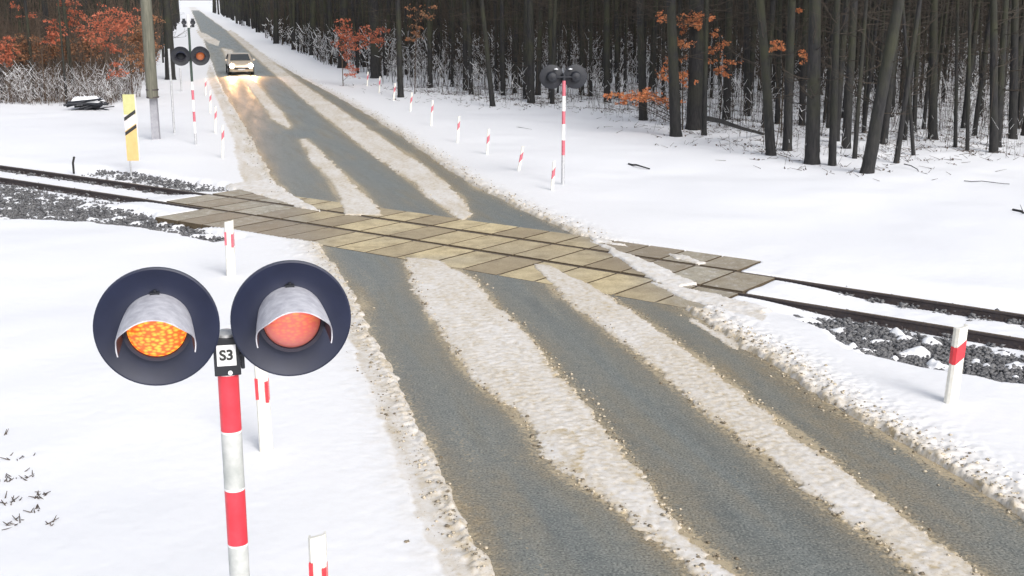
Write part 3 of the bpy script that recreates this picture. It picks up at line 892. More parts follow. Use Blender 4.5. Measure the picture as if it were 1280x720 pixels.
mb = MB(); mb.tube([(0.012, 0.029, Zc - 0.282), (0.012, 0.021, Zc - 0.282)], [0.012, 0.012], 12); mb.build('bolt_head', M['plate'], cb)
mb = MB(); mb.box((-0.003, 0.028, Zc - 0.188), (0.098, 0.004, 0.112)); pl = mb.build('number_plate', M['plate'], sig, bevel=0.001)
tx = text_mesh('S3', 0.075, 'plate_number', M['ink'], pl); tx.location = (-0.003, 0.0245, Zc - 0.188)
mb = MB(); mb.tube([(-0.33, 0.16, Zc - 0.17), (0.33, 0.16, Zc - 0.17)], [0.028, 0.028], 16); mb.build('cross_bar', M['galv'], sig, smooth_=True)
for s_ in (-1, 1):
    mb = MB(); mb.tube([(s_ * 0.33, 0.16, Zc - 0.17), (s_ * 0.33, 0.17, Zc)], [0.025, 0.025], 12); mb.build('lamp_bracket', M['galv'], sig, smooth_=True)
lamp_head(sig, -0.333, Zc, 0.0, M['lens_orange'], R=0.307)
lamp_head(sig, 0.333, Zc, 0.0, M['lens_red'], R=0.307)


def small_signal(name, label, base, rz, bands, Zc, mast_mats, lenses, extra=None, r=0.05):
    t_ = thing(name, label, 'railway signal', base, rz)
    mb = MB(); z = Zc + 0.1
    for ln, mi in bands:
        z2 = max(z - ln, -0.05); mb.tube([(0, 0.09, z2), (0, 0.09, z)], [r, r], 16, mi); z = z2
    mb.build('mast', mast_mats, t_, smooth_=True)
    mb = MB(); mb.tube([(-0.33, 0.12, Zc), (0.33, 0.12, Zc)], [0.028, 0.028], 10); mb.build('cross_bar', M['black'], t_)
    for sx_, ln in zip((-1, 1), lenses):
        lamp_head(t_, 0.335 * sx_, Zc, 0, ln, True, M['navy'] if ln is not M['lens_red'] else M['hood_in'], R=0.335, board=M['black'])
    return t_


# far signal on the right, seen from behind
b_ = at(703, 232)
zc2 = at_depth(704, 96, b_.y).z
t_ = small_signal('crossing_signal', 'far crossing signal right of the road, seen from behind with two black round boards', b_, math.pi + 0.12,
                  [(0.20, 4), (0.42, 0), (0.42, 1), (0.36, 0), (0.45, 1), (0.42, 3), (2, 2)], zc2, [M['faded_red'], M['mast_white'], M['galv'], M['faded_red'], M['black']], (M['lens_dark'], M['lens_dark']))
mb = MB()
for sx_ in (-1, 1):
    mb.lathe([(0.05, 0.0), (0.06, 0.02), (0.001, 0.045)], 12, 0, 'z', (0.02 + 0.20 * sx_, 0.08, zc2 + 0.20))
o_ = mb.build('snow_cap', M['twig_snow'], t_)
# far signal on the left
b_ = at(245, 183)
zc3 = at_depth(245, 70, b_.y).z
t_ = small_signal('crossing_signal', 'far crossing signal left of the road with two bells above its lamps', b_, 0.27,
                  [(1.0, 3), (0.30, 1), (0.34, 0), (0.42, 1), (0.36, 0), (0.42, 1), (0.6, 2)], zc3, [M['faded_red'], M['mast_white'], M['galv'], M['mast_dark']], (M['black'], M['lens_dim']), r=0.045)
zt = at_depth(245, 18, b_.y).z; zb = at_depth(245, 28, b_.y).z
mb = MB(); mb.tube([(0, 0.09, zc3 + 0.1), (0, 0.09, zb - 0.18)], [0.042, 0.042], 12, 0); mb.tube([(0, 0.09, zb - 0.18), (0, 0.09, zt)], [0.05, 0.05], 12, 1)
mb.build('upper_mast', [M['mast_dark'], M['mast_white']], t_, smooth_=True)
for sx_ in (-1, 1):
    mb = MB(); mb.lathe([(0.001, -0.05), (0.05, -0.05), (0.06, 0.02), (0.09, 0.09), (0.075, 0.09), (0.001, 0.06)], 18, 0, 'y', (0.15 * sx_, 0.09, zb))
    mb.box((0.15 * sx_, 0.10, zb - 0.02), (0.10, 0.10, 0.30)); mb.tube([(0, 0.09, zb - 0.16), (0.15 * sx_, 0.09, zb - 0.10)], [0.02, 0.02], 8)
    mb.build('bell', M['black'], t_, smooth_=True)

# ------------------------------------------------------------------ delineator posts
def delineator(label, loc, h, w, rz, style, tilt=(0, 0), group=None, red='red_film', body='white_plastic'):
    t_ = thing('delineator_post', label, 'delineator', loc, rz, group, tilt)
    d = w * 0.55; sec = [(-w / 2, -d * .1), (-w * .36, -d / 2), (w * .36, -d / 2), (w / 2, -d * .1), (w / 2, d / 2), (w * .38, d / 2), (w * .34, d * .05), (-w * .34, d * .05), (-w * .38, d / 2), (-w / 2, d / 2)]
    mb = MB()
    n = len(sec); zs = [-0.1, h * 0.5, h - 0.06, h]
    vs = []
    for i, z_ in enumerate(zs):
        for a, c_ in sec:
            vs.append((a * (1.06 if i == 0 else 1), c_, z_ + (a * 0.25 + 0.0 if i == 3 else 0)))
    fs = [(i * n + k, i * n + (k + 1) % n, (i + 1) * n + (k + 1) % n, (i + 1) * n + k) for i in range(3) for k in range(n)] + [tuple(range(n - 1, -1, -1)), tuple(range(3 * n, 4 * n))]
    mb.add(vs, fs); mb.build('post_body', M[body], t_)
    zt_, zb_ = h - 0.22, h - 0.47
    mb = MB(); e = 0.004
    if style == 'diag':
        y0 = -d / 2 - e
        mb.prism([(-w * .37, zb_ - 0.03), (w * .37, zb_ + 0.07), (w * .37, zt_ + 0.05), (-w * .37, zt_ - 0.05)], y0, y0 + 0.003, 0, lambda a, c_, hh: (a, hh, c_))
        for sg in (-1, 1):
            o_ = 0.07 if sg > 0 else -0.03
            xs = sorted((sg * (w * .37 + .001), sg * (w / 2 + .002)))
            vs = [(sg * w * .372, -d / 2 - e, zb_ + o_), (sg * (w / 2 + .003), -d * .1, zb_ + o_ * 1.2), (sg * (w / 2 + .003), -d * .1, zt_ + (0.055 if sg > 0 else -0.055)), (sg * w * .372, -d / 2 - e, zt_ + (0.05 if sg > 0 else -0.05))]
            mb.add(vs, [(0, 1, 2, 3)])
            mb.add([(sg * (w / 2 + .003), -d * .1, zb_ + o_), (sg * (w / 2 + .003), d / 2, zb_ + o_), (sg * (w / 2 + .003), d / 2, zt_ + .05 * sg), (sg * (w / 2 + .003), -d * .1, zt_ + .05 * sg)], [(0, 1, 2, 3)])
    else:
        for sg in (-1, 1):
            mb.box((sg * w * .37, -d / 2 + 0.012 , (zt_ + zb_) / 2 - 0.02 * sg), (w * .24, 0.05, zt_ - zb_))
            mb.box((sg * (w / 2 + 0.0015), d * .2, (zt_ + zb_) / 2), (0.003, d * .55, zt_ - zb_))
    mb.build('red_band', M[red], t_)
    return t_

p = at(1189, 507); delineator('leaning white delineator post with slanted red band beside the rails at right', p, 1.07, 0.17, 0.30, 'diag', (0.02, 0.035))
p = at(289, 348); delineator('white delineator post with two upright red strips, beside the crossing deck behind the near signal', p, 1.10, 0.165, 0.05, 'back', (0, 0.01), red='faded_red')
p = at(333, 566); delineator('white delineator post with two red strips half hidden behind the near signal boards', p, 1.12, 0.15, 0.1, 'back', (0, -0.015))
p = at_depth(396, 669, 7.9); delineator('cropped white delineator post with red strips at the bottom edge of the picture', (p.x, p.y, 0), p.z, 0.125, 0.06, 'back')

def clear_post(label, top_, bot, group):
    p = at(*bot); q = at_depth(top_[0], top_[1], p.y)
    lean = math.atan2(q.x - p.x, q.z)
    return delineator(label, p, q.z + 0.02, 0.08, 0.2, 'diag', (0, lean), group, red='faded_red')
GR = 'delineators along the right verge beyond the crossing'
for lab, a, b_ in (('delineator with faded red band just left of the far right signal mast', (693, 202), (690, 240)),
                   ('leaning delineator with faded red band, second to the left of the far right signal', (654, 183), (648, 216)),
                   ('slim delineator with faded red band, third to the left of the far right signal', (611, 162), (609, 195)),
                   ('slim delineator with faded red band, fourth to the left of the far right signal', (574, 146), (572, 179)),
                   ('slim delineator with faded red band, fifth to the left of the far right signal', (541, 126), (539, 158)),
                   ('small snow-topped delineator, sixth to the left of the far right signal, by the forest edge', (515, 116), (513, 140)),
                   ('small snow-topped delineator, seventh to the left of the far right signal', (494, 104), (492, 126)),
                   ('tiny delineator, eighth to the left of the far right signal, in front of trunks', (475, 96), (474, 117)),
                   ('tiny delineator farthest from the far right signal, beside rust-leaved bushes', (460, 90), (459, 109))):
    clear_post(lab, a, b_, GR)
GL = 'delineators along the left verge beyond the crossing'
for lab, a, b_ in (('nearest delineator on the left verge, right of the far left signal mast', (278.5, 157), (278.5, 199)),
                   ('second delineator on the left verge behind the nearest one', (269.5, 134), (269.5, 168)),
                   ('third delineator on the left verge towards the oncoming car', (263, 114), (263, 142)),
                   ('farthest visible delineator on the left verge, below the reddish lamp board', (257, 98), (257, 120))):
    clear_post(lab, a, b_, GL)

# ------------------------------------------------------------------ utility pole, sign, stakes
b_ = at(195, 177); D = b_.y; mpp = math.hypot(D, CAM_H) / F_PX
zs_ = at_depth(196, 121, D).z
up = thing('utility_pole', 'tall weathered wooden utility pole strapped to a grey concrete stub', 'utility pole', b_)
mb = MB(); mb.box((0, 0.05, zs_ / 2 - 0.1), (9.5 * mpp, 0.22, zs_ + 0.2), taper=0.92); mb.build('concrete_stub', M['pole_concrete'], up, bevel=0.015)
mb = MB(); mb.tube([(0.05, -0.22, zs_ - 1.15), (0.05, -0.22, 4), (0.02, -0.2, 9.0)], [7 * mpp, 6.6 * mpp, 5 * mpp], 20); 
mb.tube([(0.05, -0.22, zs_ - 1.16), (0.05, -0.22, zs_ - 1.15)], [5 * mpp, 7 * mpp], 20)
# the wooden pole ends above ground; its foot is bolted to the stub
pw = mb.build('wooden_pole', M['pole_wood'], up, smooth_=True)
pw.location = (0, 0, 1.12)
for zz in (zs_ - 0.02, zs_ + 0.25):
    mb = MB(); mb.tube([(0.05, -0.20, zz), (0.05, -0.20, zz + 0.05)], [7.6 * mpp, 7.6 * mpp], 20); mb.build('wire_strap', M['rail_rust'], up)
mb = MB(); mb.box((0.02, -0.2, 8.6), (1.5, 0.09, 0.11)); mb.build('cross_arm', M['pole_wood'], up)
mb = MB()
for x_ in (-0.65, -0.25, 0.3, 0.68): mb.lathe([(0.001, 0.16), (0.035, 0.15), (0.045, 0.09), (0.03, 0.06), (0.05, 0.02), (0.02, 0)], 12, 0, 'z', (x_, -0.2, 8.655))
mb.build('insulators', M['plate'], up)

b_ = at(164.5, 217); D = b_.y; mpp = math.hypot(D, CAM_H) / F_PX
zlo = at_depth(168, 201, D).z; zhi = at_depth(168, 118, D).z; w = 15.5 * mpp
sg = thing('railway_marker_sign', 'tall narrow yellow marker board with two slanted black bars on a thin post', 'sign', b_, 0.05)
mb = MB(); mb.tube([(-0.02, 0.03, -0.1), (-0.02, 0.03, zhi - 0.1)], [0.025, 0.025], 10); mb.build('sign_post', M['galv'], sg)
H_ = zhi - zlo
def strip(f0, f1, mat, name='sign_face', sk0=0.0, sk1=0.0, y=0.0, th=0.012, x0=-w / 2, x1=w / 2 - 0.03):
    mb = MB(); c0 = 0.09
    mb.prism([(c0 + x0, zlo + H_ * f0), (c0 + x1, zlo + H_ * (f0 + sk0)), (c0 + x1, zlo + H_ * (f1 + sk1)), (c0 + x0, zlo + H_ * f1)], y, y + th, 0, lambda a, c_, hh: (a, hh, c_))
    return mb.build(name, mat, sg)
mb = MB(); mb.box((0.09, 0.014, zlo + H_ / 2), (w, 0.012, H_)); mb.build('backing_board', M['pale_lilac'], sg)
strip(0.0, 0.45, M['yellow'], 'yellow_face', 0, 0.12, y=-0.002, th=0.008)
strip(0.70, 1.0, M['pale_green'], 'faded_face', 0.0, 0.0, y=-0.002, th=0.008)
for f in (0.38, 0.60): strip(f, f + 0.055, M['ink'], 'black_bar', 0.12, 0.12, y=-0.006, th=0.004)

def post(name, label, cat, base, topy, w_, mat, lean=0.0, group=None):
    b_ = at(*base); zt_ = at_depth(base[0], topy, b_.y).z
    mb = MB(); mb.tube([(0, 0, -0.1), (0, 0, zt_ * .6), (math.sin(lean) * zt_, 0, zt_)], [w_ / 2, w_ / 2, w_ / 2 * 0.9], 8); mb.tube([(math.sin(lean) * zt_, 0, zt_), (math.sin(lean) * zt_, 0, zt_ + 0.03)], [w_ / 2 * 1.2, w_ / 2 * .8], 8)
    o_ = mb.build(name, mat, None); o_.location = b_; return tag(o_, label, cat, group)
post('marker_post', 'thin pale grey post standing between the utility pole and the far left signal', 'post', (218, 169), 62, 0.09, M['galv'])
post('marker_post', 'short thin grey post in snow just left of the far left signal', 'post', (227, 115), 86, 0.10, M['galv'])
post('stake', 'small dark stake in the snow behind the rails at far left', 'stake', (92, 213), 197, 0.07, M['bark'], 0.12)

# ------------------------------------------------------------------ cars
def make_car(label, base, rz, paint, lit):
    c = thing('oncoming_car', label, 'car', base, rz)
    # side profile (y, z), front towards -y
    prof = [(-2.05, 0.25), (-2.12, 0.45), (-2.08, 0.68), (-1.95, 0.80), (-1.15, 0.95), (-0.45, 1.40), (0.2, 1.47), (1.1, 1.42), (1.75, 1.02), (2.08, 0.95), (2.12, 0.5), (2.02, 0.25)]
    mb = MB(); xs = [-0.88, -0.82, -0.5, 0, 0.5, 0.82, 0.88]; n = len(prof); vs = []
    for x in xs:
        e = abs(x) / 0.88
        for y, z_ in prof:
            tum = 0.16 * max(0, z_ - 0.95) / 0.5
            xx = x * (1 - tum) * (1 - 0.09 * (abs(y) / 2.1) ** 4)
            yy = y * (1 - 0.035 * e ** 4); zz = z_ - (0.05 * e ** 6 if z_ > .6 else 0)
            vs.append((xx, yy, zz))
    fs = [(i * n + k, (i + 1) * n + k, (i + 1) * n + (k + 1) % n, i * n + (k + 1) % n) for i in range(6) for k in range(n)] + [tuple(range(n)), tuple(range(7 * n - 1, 6 * n - 1, -1))]
    mb.add(vs, fs); bd = mb.build('body', paint, c, smooth_=True)
    mb = MB(); mb.add([(-0.70, -1.12, 0.975), (0.70, -1.12, 0.975), (0.60, -0.50, 1.385), (-0.60, -0.50, 1.385)], [(0, 1, 2, 3)])
    o_ = mb.build('windscreen', M['glass'], c); o_.location = (0, -0.012, 0.014)
    for sg_ in (-1, 1):
        mb = MB(); mb.add([(sg_ * 0.895, -0.95, 0.98), (sg_ * 0.895, 1.45, 0.98), (sg_ * 0.775, 0.95, 1.36), (sg_ * 0.775, -0.35, 1.36)], [(0, 1, 2, 3)]); mb.build('side_window', M['glass'], c)
        mb = MB(); mb.lathe([(0.001, 0.0), (0.14, 0.004), (0.155, 0.03), (0.12, 0.06), (0.001, 0.065)], 20, 0, 'y', (sg_ * 0.64, -2.055, 0.66))
        mb.build('headlight', M['headlight'] if lit else M['glass'], c, smooth_=True)
        mb = MB(); mb.box((sg_ * 0.96, -0.78, 1.0), (0.16, 0.10, 0.12)); mb.build('mirror', paint, c, bevel=0.02)
        for yy in (-1.3, 1.3):
            mb = MB()
            mb.tube([(sg_ * 0.66, yy, 0.32), (sg_ * 0.70, yy, 0.32), (sg_ * 0.86, yy, 0.32), (sg_ * 0.90, yy, 0.32)], [0.27, 0.32, 0.32, 0.28], 24)
            wh = mb.build('wheel', M['tyre'], c, smooth_=True)
            mb = MB(); mb.tube([(sg_ * 0.895, yy, 0.32), (sg_ * 0.91, yy, 0.32)], [0.20, 0.17], 18); mb.build('rim', M['galv'], wh)
        if lit:
            ld = bpy.data.lights.new('headlight_beam', 'SPOT'); ld.energy = 1000; ld.color = (1.0, 0.52, 0.22); ld.spot_size = math.radians(75); ld.spot_blend = 0.9; ld.shadow_soft_size = 0.08
            lo_ = bpy.data.objects.new('headlight_beam', ld); link(lo_, c); lo_.location = (sg_ * 0.66, -2.2, 0.66); lo_.rotation_euler = (math.radians(-86), 0, 0)
    mb = MB(); mb.box((0, -2.10, 0.47), (1.0, 0.05, 0.14)); mb.build('grille', M['black'], c, bevel=0.01)
    mb = MB(); mb.box((0, -2.14, 0.40), (0.5, 0.02, 0.1)); mb.build('number_plate', M['galv'], c)
    return c
# heading: straight down the lane towards the crossing
make_car('beige oncoming car with bright headlights beyond the crossing', at(300, 92), math.radians(16), M['car_paint'], True)

# ------------------------------------------------------------------ woods
def trunk_mesh(seed, h=15):
    r = random.Random(seed); mb = MB(); pts = []; rs = []
    x = y = 0
    zz = [-0.25, 0.0, 0.25, 0.8, 1.8, 3.2, 5, 7.5, 10, 12.5, h]
    for i, z_ in enumerate(zz):
        pts.append((x, y, z_)); f = max(0, z_) / h
        rs.append((1.35 if i == 0 else 1.15 if i == 1 else 1.0 if i == 2 else 1.0) * (1 - 0.78 * f) * 0.5)
        k = 0.035 * (zz[min(i + 1, 10)] - z_)
        x += r.uniform(-k, k); y += r.uniform(-k, k)
    mb.tube(pts, [q for q in rs], 9)
    return mb, pts
TR = []
def limb_chain(r, nb, p, d, L, rad, depth):
    n = 3; q = Vector(p)
    for i in range(n):
        q2 = q + d * (L / n); nb[0].append(tuple(q)); nb[1].append(tuple(q2)); nb[2].append(rad * (1 - i / n * .6)); nb[3].append(rad * (1 - (i + 1) / n * .6))
        if depth > 0:
            for _ in range(r.choice((1, 2))):
                dd_ = (d + Vector((r.uniform(-1, 1), r.uniform(-1, 1), r.uniform(-.2, .8)))).normalized()
                limb_chain(r, nb, q2, dd_, L * r.uniform(.4, .65), rad * .5, depth - 1)
        d = (d + Vector((r.uniform(-.25, .25), r.uniform(-.25, .25), r.uniform(-.1, .25)))).normalized(); q = q2
for s in range(7):
    r = random.Random(s + 40)
    mb, pts = trunk_mesh(s)
    me = bpy.data.meshes.new('trunk'); me.from_pydata(mb.v, [], mb.f); me.materials.append(M['bark'])
    me.polygons.foreach_set('use_smooth', [True] * len(me.polygons)); me.update()
    nb = ([], [], [], [])
    def axis(z_):
        for i in range(len(pts) - 1):
            if pts[i][2] <= z_ <= pts[i + 1][2]:
                f = (z_ - pts[i][2]) / (pts[i + 1][2] - pts[i][2]); return Vector(pts[i]).lerp(Vector(pts[i + 1]), f)
        return Vector(pts[-1])
    for k in range(9):      # thin dead branches low on the stem
        z_ = r.uniform(1.8, 5.5); a = r.uniform(0, 6.28)
        limb_chain(r, nb, axis(z_), Vector((math.cos(a), math.sin(a), r.uniform(-.1, .5))).normalized(), r.uniform(.8, 2.0), 0.016, 1)
    for k in range(9):
        z_ = r.uniform(7, 14.8); a = r.uniform(0, 6.28)
        limb_chain(r, nb, axis(z_), Vector((math.cos(a), math.sin(a), r.uniform(.3, 1.1))).normalized(), r.uniform(1.6, 3.2) * (1.15 - z_ / 30), 0.045, 2)
    N_ = NB(); N_.add(segs(nb[0], nb[1], nb[2], nb[3], 4))
    TR.append((me, N_.mesh('crown', [M['twig']])))

def place_tree(x, y, w, label, lean=(0, 0), group=None, hs_=1.0, name='forest_tree'):
    t_ = thing(name, label, 'tree', (x, y, 0), 0, group, (lean[1], lean[0]))
    k = random.randrange(len(TR)); rz = random.uniform(0, 6.28)
    tr = bpy.data.objects.new('trunk', TR[k][0]); link(tr, t_); tr.scale = (w, w, hs_); tr.rotation_euler = (0, 0, rz)
    cr = bpy.data.objects.new('crown', TR[k][1]); link(cr, t_); cr.rotation_euler = (0, 0, rz); s_ = 0.85 + 0.3 * random.random(); cr.scale = (s_, s_, hs_)
    return t_

placed = []
def pix_tree(px, py, wpx, topx, label, name='forest_tree'):
    b_ = at(px, py); mpp = math.hypot(b_.y, CAM_H) / F_PX
    q = at_depth(topx, 0, b_.y)
    lean = math.atan2(q.x - b_.x, q.z)
    placed.append((b_.x, b_.y))
    return place_tree(b_.x, b_.y, wpx * mpp, label, (lean, random.uniform(-.01, .01)), name=name)
for a in [(1083, 219, 17, 1124, 'thick mossy tree leaning right at the front edge of the woods'),
          (1015, 206, 19, 1020, 'thick greenish upright tree at the front edge of the woods, left of the leaning one'),
          (1040, 208, 10, 1046, 'medium tree standing close to the right of the thick greenish upright tree'),
          (964, 197, 13, 950, 'tree with trunk leaning left at the front of the woods'),
          (984, 190, 12, 990, 'straight dark tree between the left-leaning tree and the thick greenish tree'),
          (1068, 200, 6, 1083, 'slim dark tree just left of the thick right-leaning tree'),
          (1120, 206, 7, 1150, 'slim tree leaning right beside the thick right-leaning tree'),
          (1142, 196, 5, 1128, 'thin sapling-like tree right of the slim right-leaning tree'),
          (1166, 175, 12, 1168, 'straight dark tree right of centre of the open woods floor'),
          (1194, 186, 5, 1197, 'thin dark tree between two straight dark trunks at right'),
          (1209, 190, 5, 1212, 'very thin tree left of the dark tree near the right edge'),
          (1242, 192, 11, 1243, 'dark straight tree near the right edge of the picture'),
          (1266, 176, 11, 1268, 'dark tree next to the right border of the picture'),
          (868, 161, 22, 872, 'thickest trunk of the woods, behind orange leaves'),
          (845, 171, 15, 838, 'grey stump-like trunk with orange leaves in front'),
          (880, 170, 7, 884, 'slim dark tree right of the thickest trunk'),
          (908, 152, 11, 912, 'dark tree right of the thickest trunk, behind the fallen branch'),
          (934, 145, 8, 933, 'slim tree behind the fallen branch'),
          (804, 152, 11, 800, 'grey tree behind the low strip of orange leaves'),
          (759, 129, 9, 758, 'dark tree right of the far right signal boards'),
          (738, 122, 5, 739, 'slim tree directly right of the far right signal boards'),
          (664, 130, 10, 662, 'dark tree left of the far right signal boards'),
          (690, 132, 6, 694, 'slim tree behind the left board of the far right signal'),
          (616, 134, 7, 602, 'slim tree leaning left above the verge delineators'),
          (589, 118, 6, 585, 'thin dark tree between the verge and the deeper trunks'),
          (644, 118, 6, 645, 'thin dark tree left of the trunk beside the far right signal'),
          (538, 112, 7, 536, 'dark tree above the small verge delineators'),
          (501, 122, 8, 497, 'dark tree rooted beside the small snow-topped delineators'),
          (470, 98, 14, 468, 'broad dark tree beside the rust-leaved bushes'),
          (428, 85, 12, 430, 'dark tree on the left flank of the rust-leaved bushes'),
          (391, 70, 9, 391, 'greenish grey tree on the roadside row'),
          (367, 62, 5, 366, 'very dark thin tree on the roadside row'),
          (345, 55, 7, 345, 'grey tree at the far end of the roadside row'),
          (213, 100, 13, 208, 'mossy green tree beside the utility pole')]:
    pix_tree(*a)

def fill(poly, y0, y1, xmin, xmax, n, mind, setback=3.0):
    out = []
    tries = 0
    while len(out) < n and tries < n * 60:
        tries += 1
        y = y0 + (y1 - y0) * (random.random() ** 1.0)
        x = random.uniform(xmin(y), xmax(y))
        if sdist(poly, np.array([x]), np.array([y]), 6)[0] > -setback: continue
        if any((x - a) ** 2 + (y - b_) ** 2 < mind * mind for a, b_ in placed[-260:]): continue
        if any((x - a) ** 2 + (y - b_) ** 2 < mind * mind for a, b_ in placed[:40]): continue
        placed.append((x, y)); out.append((x, y))
    return out
near_r = fill(forest_r, 36, 84, lambda y: -20, lambda y: 0.45 * y + 3, 215, 1.3)
near_l = fill(forest_l, 55, 95, lambda y: -0.46 * y - 3, lambda y: -0.27 * y, 42, 1.6, 1.0)
for i, (x, y) in enumerate(near_r):
    place_tree(x, y, random.choice([0.13, 0.16, 0.2, 0.24, 0.28, 0.33]), 'bare dark tree among the crowd of similar trunks in the woods right of the road', (random.gauss(0, .025), random.gauss(0, .025)), 'similar trunks of the woods right of the road')
for i, (x, y) in enumerate(near_l):
    place_tree(x, y, random.choice([0.12, 0.16, 0.2, 0.25]), 'bare dark tree among the trunks behind the frosty brush left of the road', (random.gauss(0, .02), random.gauss(0, .02)), 'similar trunks of the woods left of the road')

# farther woods: one mass per side
def far_mass(name, label, poly, regions, mats):
    nb = NB()
    for y0, y1, x0, x1, dens, w0, w1 in regions:
        area = (y1 - y0) * (x1 - x0); n = int(area * dens)
        x = RNG.uniform(x0, x1, n); y = RNG.uniform(y0, y1, n)
        ok = (sdist(poly, x, y, 0.1) < -0.5) & (np.abs(x) < 0.50 * y + 8); x = x[ok]; y = y[ok]; n = len(x)
        w_ = RNG.uniform(w0, w1, n) * RNG.choice([.6, 1, 1.3], n); l1 = RNG.normal(0, .03, (n, 2))
        b0 = np.stack([x, y, np.full(n, -.3)], 1); b1 = b0 + np.stack([l1[:, 0] * 6, l1[:, 1] * 6, np.full(n, 6.3)], 1); b2 = b1 + np.stack([l1[:, 0] * 8, l1[:, 1] * 8, np.full(n, 8.)], 1)
        nb.add(segs(b0, b1, w_ * .5, w_ * .42, 5), 0); nb.add(segs(b1, b2, w_ * .42, w_ * .08, 5), 0)
        # branches
        for k in range(7):
            hh = RNG.uniform(1.5, 12, n)[:, None]; f = hh / 14.3
            p = b0 * (1 - f) + b2 * f; a = RNG.uniform(0, 6.28, n)
            L = RNG.uniform(.8, 2.2, n)
            q = p + np.stack([np.cos(a) * L, np.sin(a) * L, RNG.uniform(0, 1, n) * L], 1)
            nb.add(segs(p, q, np.full(n, .022), np.full(n, .008), 3), 1)
    o_ = nb.build(name, mats); tag(o_, label, 'woods', kind='stuff'); return o_
far_mass('distant_woods', 'mass of dark bare trunks deep in the woods right of the road', forest_r,
         [(84, 150, -62, 80, 0.26, .16, .30), (150, 280, -110, 145, 0.16, .22, .40), (280, 520, -190, 265, 0.045, .4, .8)], [M['bark'], M['twig']])
far_mass('distant_woods', 'mass of dark bare trunks deep in the woods left of the road', forest_l,
         [(95, 160, -84, -18, 0.22, .16, .30), (160, 300, -160, -40, 0.12, .25, .4), (300, 520, -270, -75, 0.05, .4, .8)], [M['bark'], M['twig']])

# undergrowth: saplings and snow-laden twigs nobody could count
def undergrowth(name, label, poly, regions, mats):
    nb = NB()
    for y0, y1, x0, x1, dens, hmin, hmax, rad, snowf, edge_ in regions:
        n = int((y1 - y0) * (x1 - x0) * dens)
        x = RNG.uniform(x0, x1, n); y = RNG.uniform(y0, y1, n)
        clump = .6 * fbm(x * .45, y * .45, 2, 123) + .4 * fbm(x * .09, y * .09, 2, 77)
        ok = (sdist(poly, x, y, 3) < edge_) & (np.abs(x) < 0.47 * y + 4) & (clump > 0.42 + .15 * RNG.uniform(-1, 1, n)); x = x[ok]; y = y[ok]; n = len(x)
        h = RNG.uniform(hmin, hmax, n); ln = RNG.normal(0, .14, (n, 2)) * h[:, None]
        b0 = np.stack([x, y, np.full(n, -.1)], 1); b1 = b0 + np.stack([ln[:, 0], ln[:, 1], h], 1)
        rr_ = RNG.uniform(.6, 1.3, n) * rad * np.maximum(1, y / 60)
        nb.add(segs(b0, b1, rr_, rr_ * .35, 3), 0)
        for k in range(5):
            f = RNG.uniform(.25, .95, n)[:, None]; p = b0 * (1 - f) + b1 * f; a = RNG.uniform(0, 6.28, n); L = RNG.uniform(.15, .5, n) * h * .6
            q = p + np.stack([np.cos(a) * L * .7, np.sin(a) * L * .7, RNG.uniform(.1, 1.3, n) * L], 1)
            nb.add(segs(p, q, rr_ * .5, rr_ * .25, 3), 0)
            sn = RNG.uniform(0, 1, n) < snowf
            if sn.any():
                up_ = np.array([[0, 0, 1.]]) * (rr_[sn] * 0.9)[:, None]
                nb.add(segs(p[sn] + up_, q[sn] + up_, rr_[sn] * .95, rr_[sn] * .5, 3), 1)
    o_ = nb.build(name, mats); tag(o_, label, 'undergrowth', kind='stuff'); return o_
undergrowth('undergrowth', 'thin twigs and snow-laden undergrowth between the trunks right of the road', forest_r,
            [(36, 60, -20, 34, 1.5, .2, 1.0, .008, .7, -0.8), (48, 75, -24, 40, 2.4, .5, 2.0, .011, .75, -0.6), (75, 130, -62, 66, 3.0, .8, 3.0, .014, .7, -0.3), (130, 175, -62, 80, 1.2, 1, 3.0, .02, .5, -0.3), (85, 260, -100, 130, .30, 3, 7, .022, 0.0, -1.5), (38, 85, -24, 42, .55, 2.5, 6, .013, 0.0, -1.0), (30, 62, -4, 34, 1.6, .3, 1.6, .006, .25, 1.2), (85, 150, -62, 75, .5, 3, 6, .02, 0, -1)], [M['twig'], M['twig_snow']])
undergrowth('undergrowth', 'frosty white and brown brush along the edge of the woods left of the road', forest_l,
            [(54, 66, -36, -13, 26, .5, 2.1, .010, .75, 0.2), (57, 82, -44, -14, 9, 1.2, 4.6, .012, .0, -0.6), (66, 160, -80, -18, .9, 2, 7, .022, 0.0, -1)], [M['twig_brown'], M['twig_snow']])

# litter and fallen twigs on the snow
nb = NB()
n = 26000
x = RNG.uniform(-12, 36, n); y = RNG.uniform(29, 75, n)
fd = sdist(forest_r, x, y, 5); cl_ = fbm(x * .8, y * .8, 3, 222)
ok = ((fd < 0) & (cl_ > .42)) | ((fd < 3.0) & (fd > 0) & (RNG.uniform(0, 1, n) < .30 * np.exp(-fd * .8)) )
x = x[ok]; y = y[ok]; n = len(x)
a = RNG.uniform(0, 3.14, n); L = RNG.uniform(.05, .45, n); gz_, _ = ground_height(x, y)
p = np.stack([x, y, gz_ + .01], 1); q = p + np.stack([np.cos(a) * L, np.sin(a) * L, RNG.uniform(0, .12, n)], 1)
nb.add(segs(p, q, np.full(n, .009), np.full(n, .005), 3), 0)
lc = p[::2] + RNG.normal(0, .1, (len(p[::2]), 3)) * np.array([1, 1, .1]); nb.add(leafquads(lc + np.array([0, 0, .02]), .05), 0)
o_ = nb.build('fallen_twigs', [M['leaf_litter']]); tag(o_, 'dark fallen twigs and leaves on the snow at the edge of the right woods', 'litter', kind='stuff')

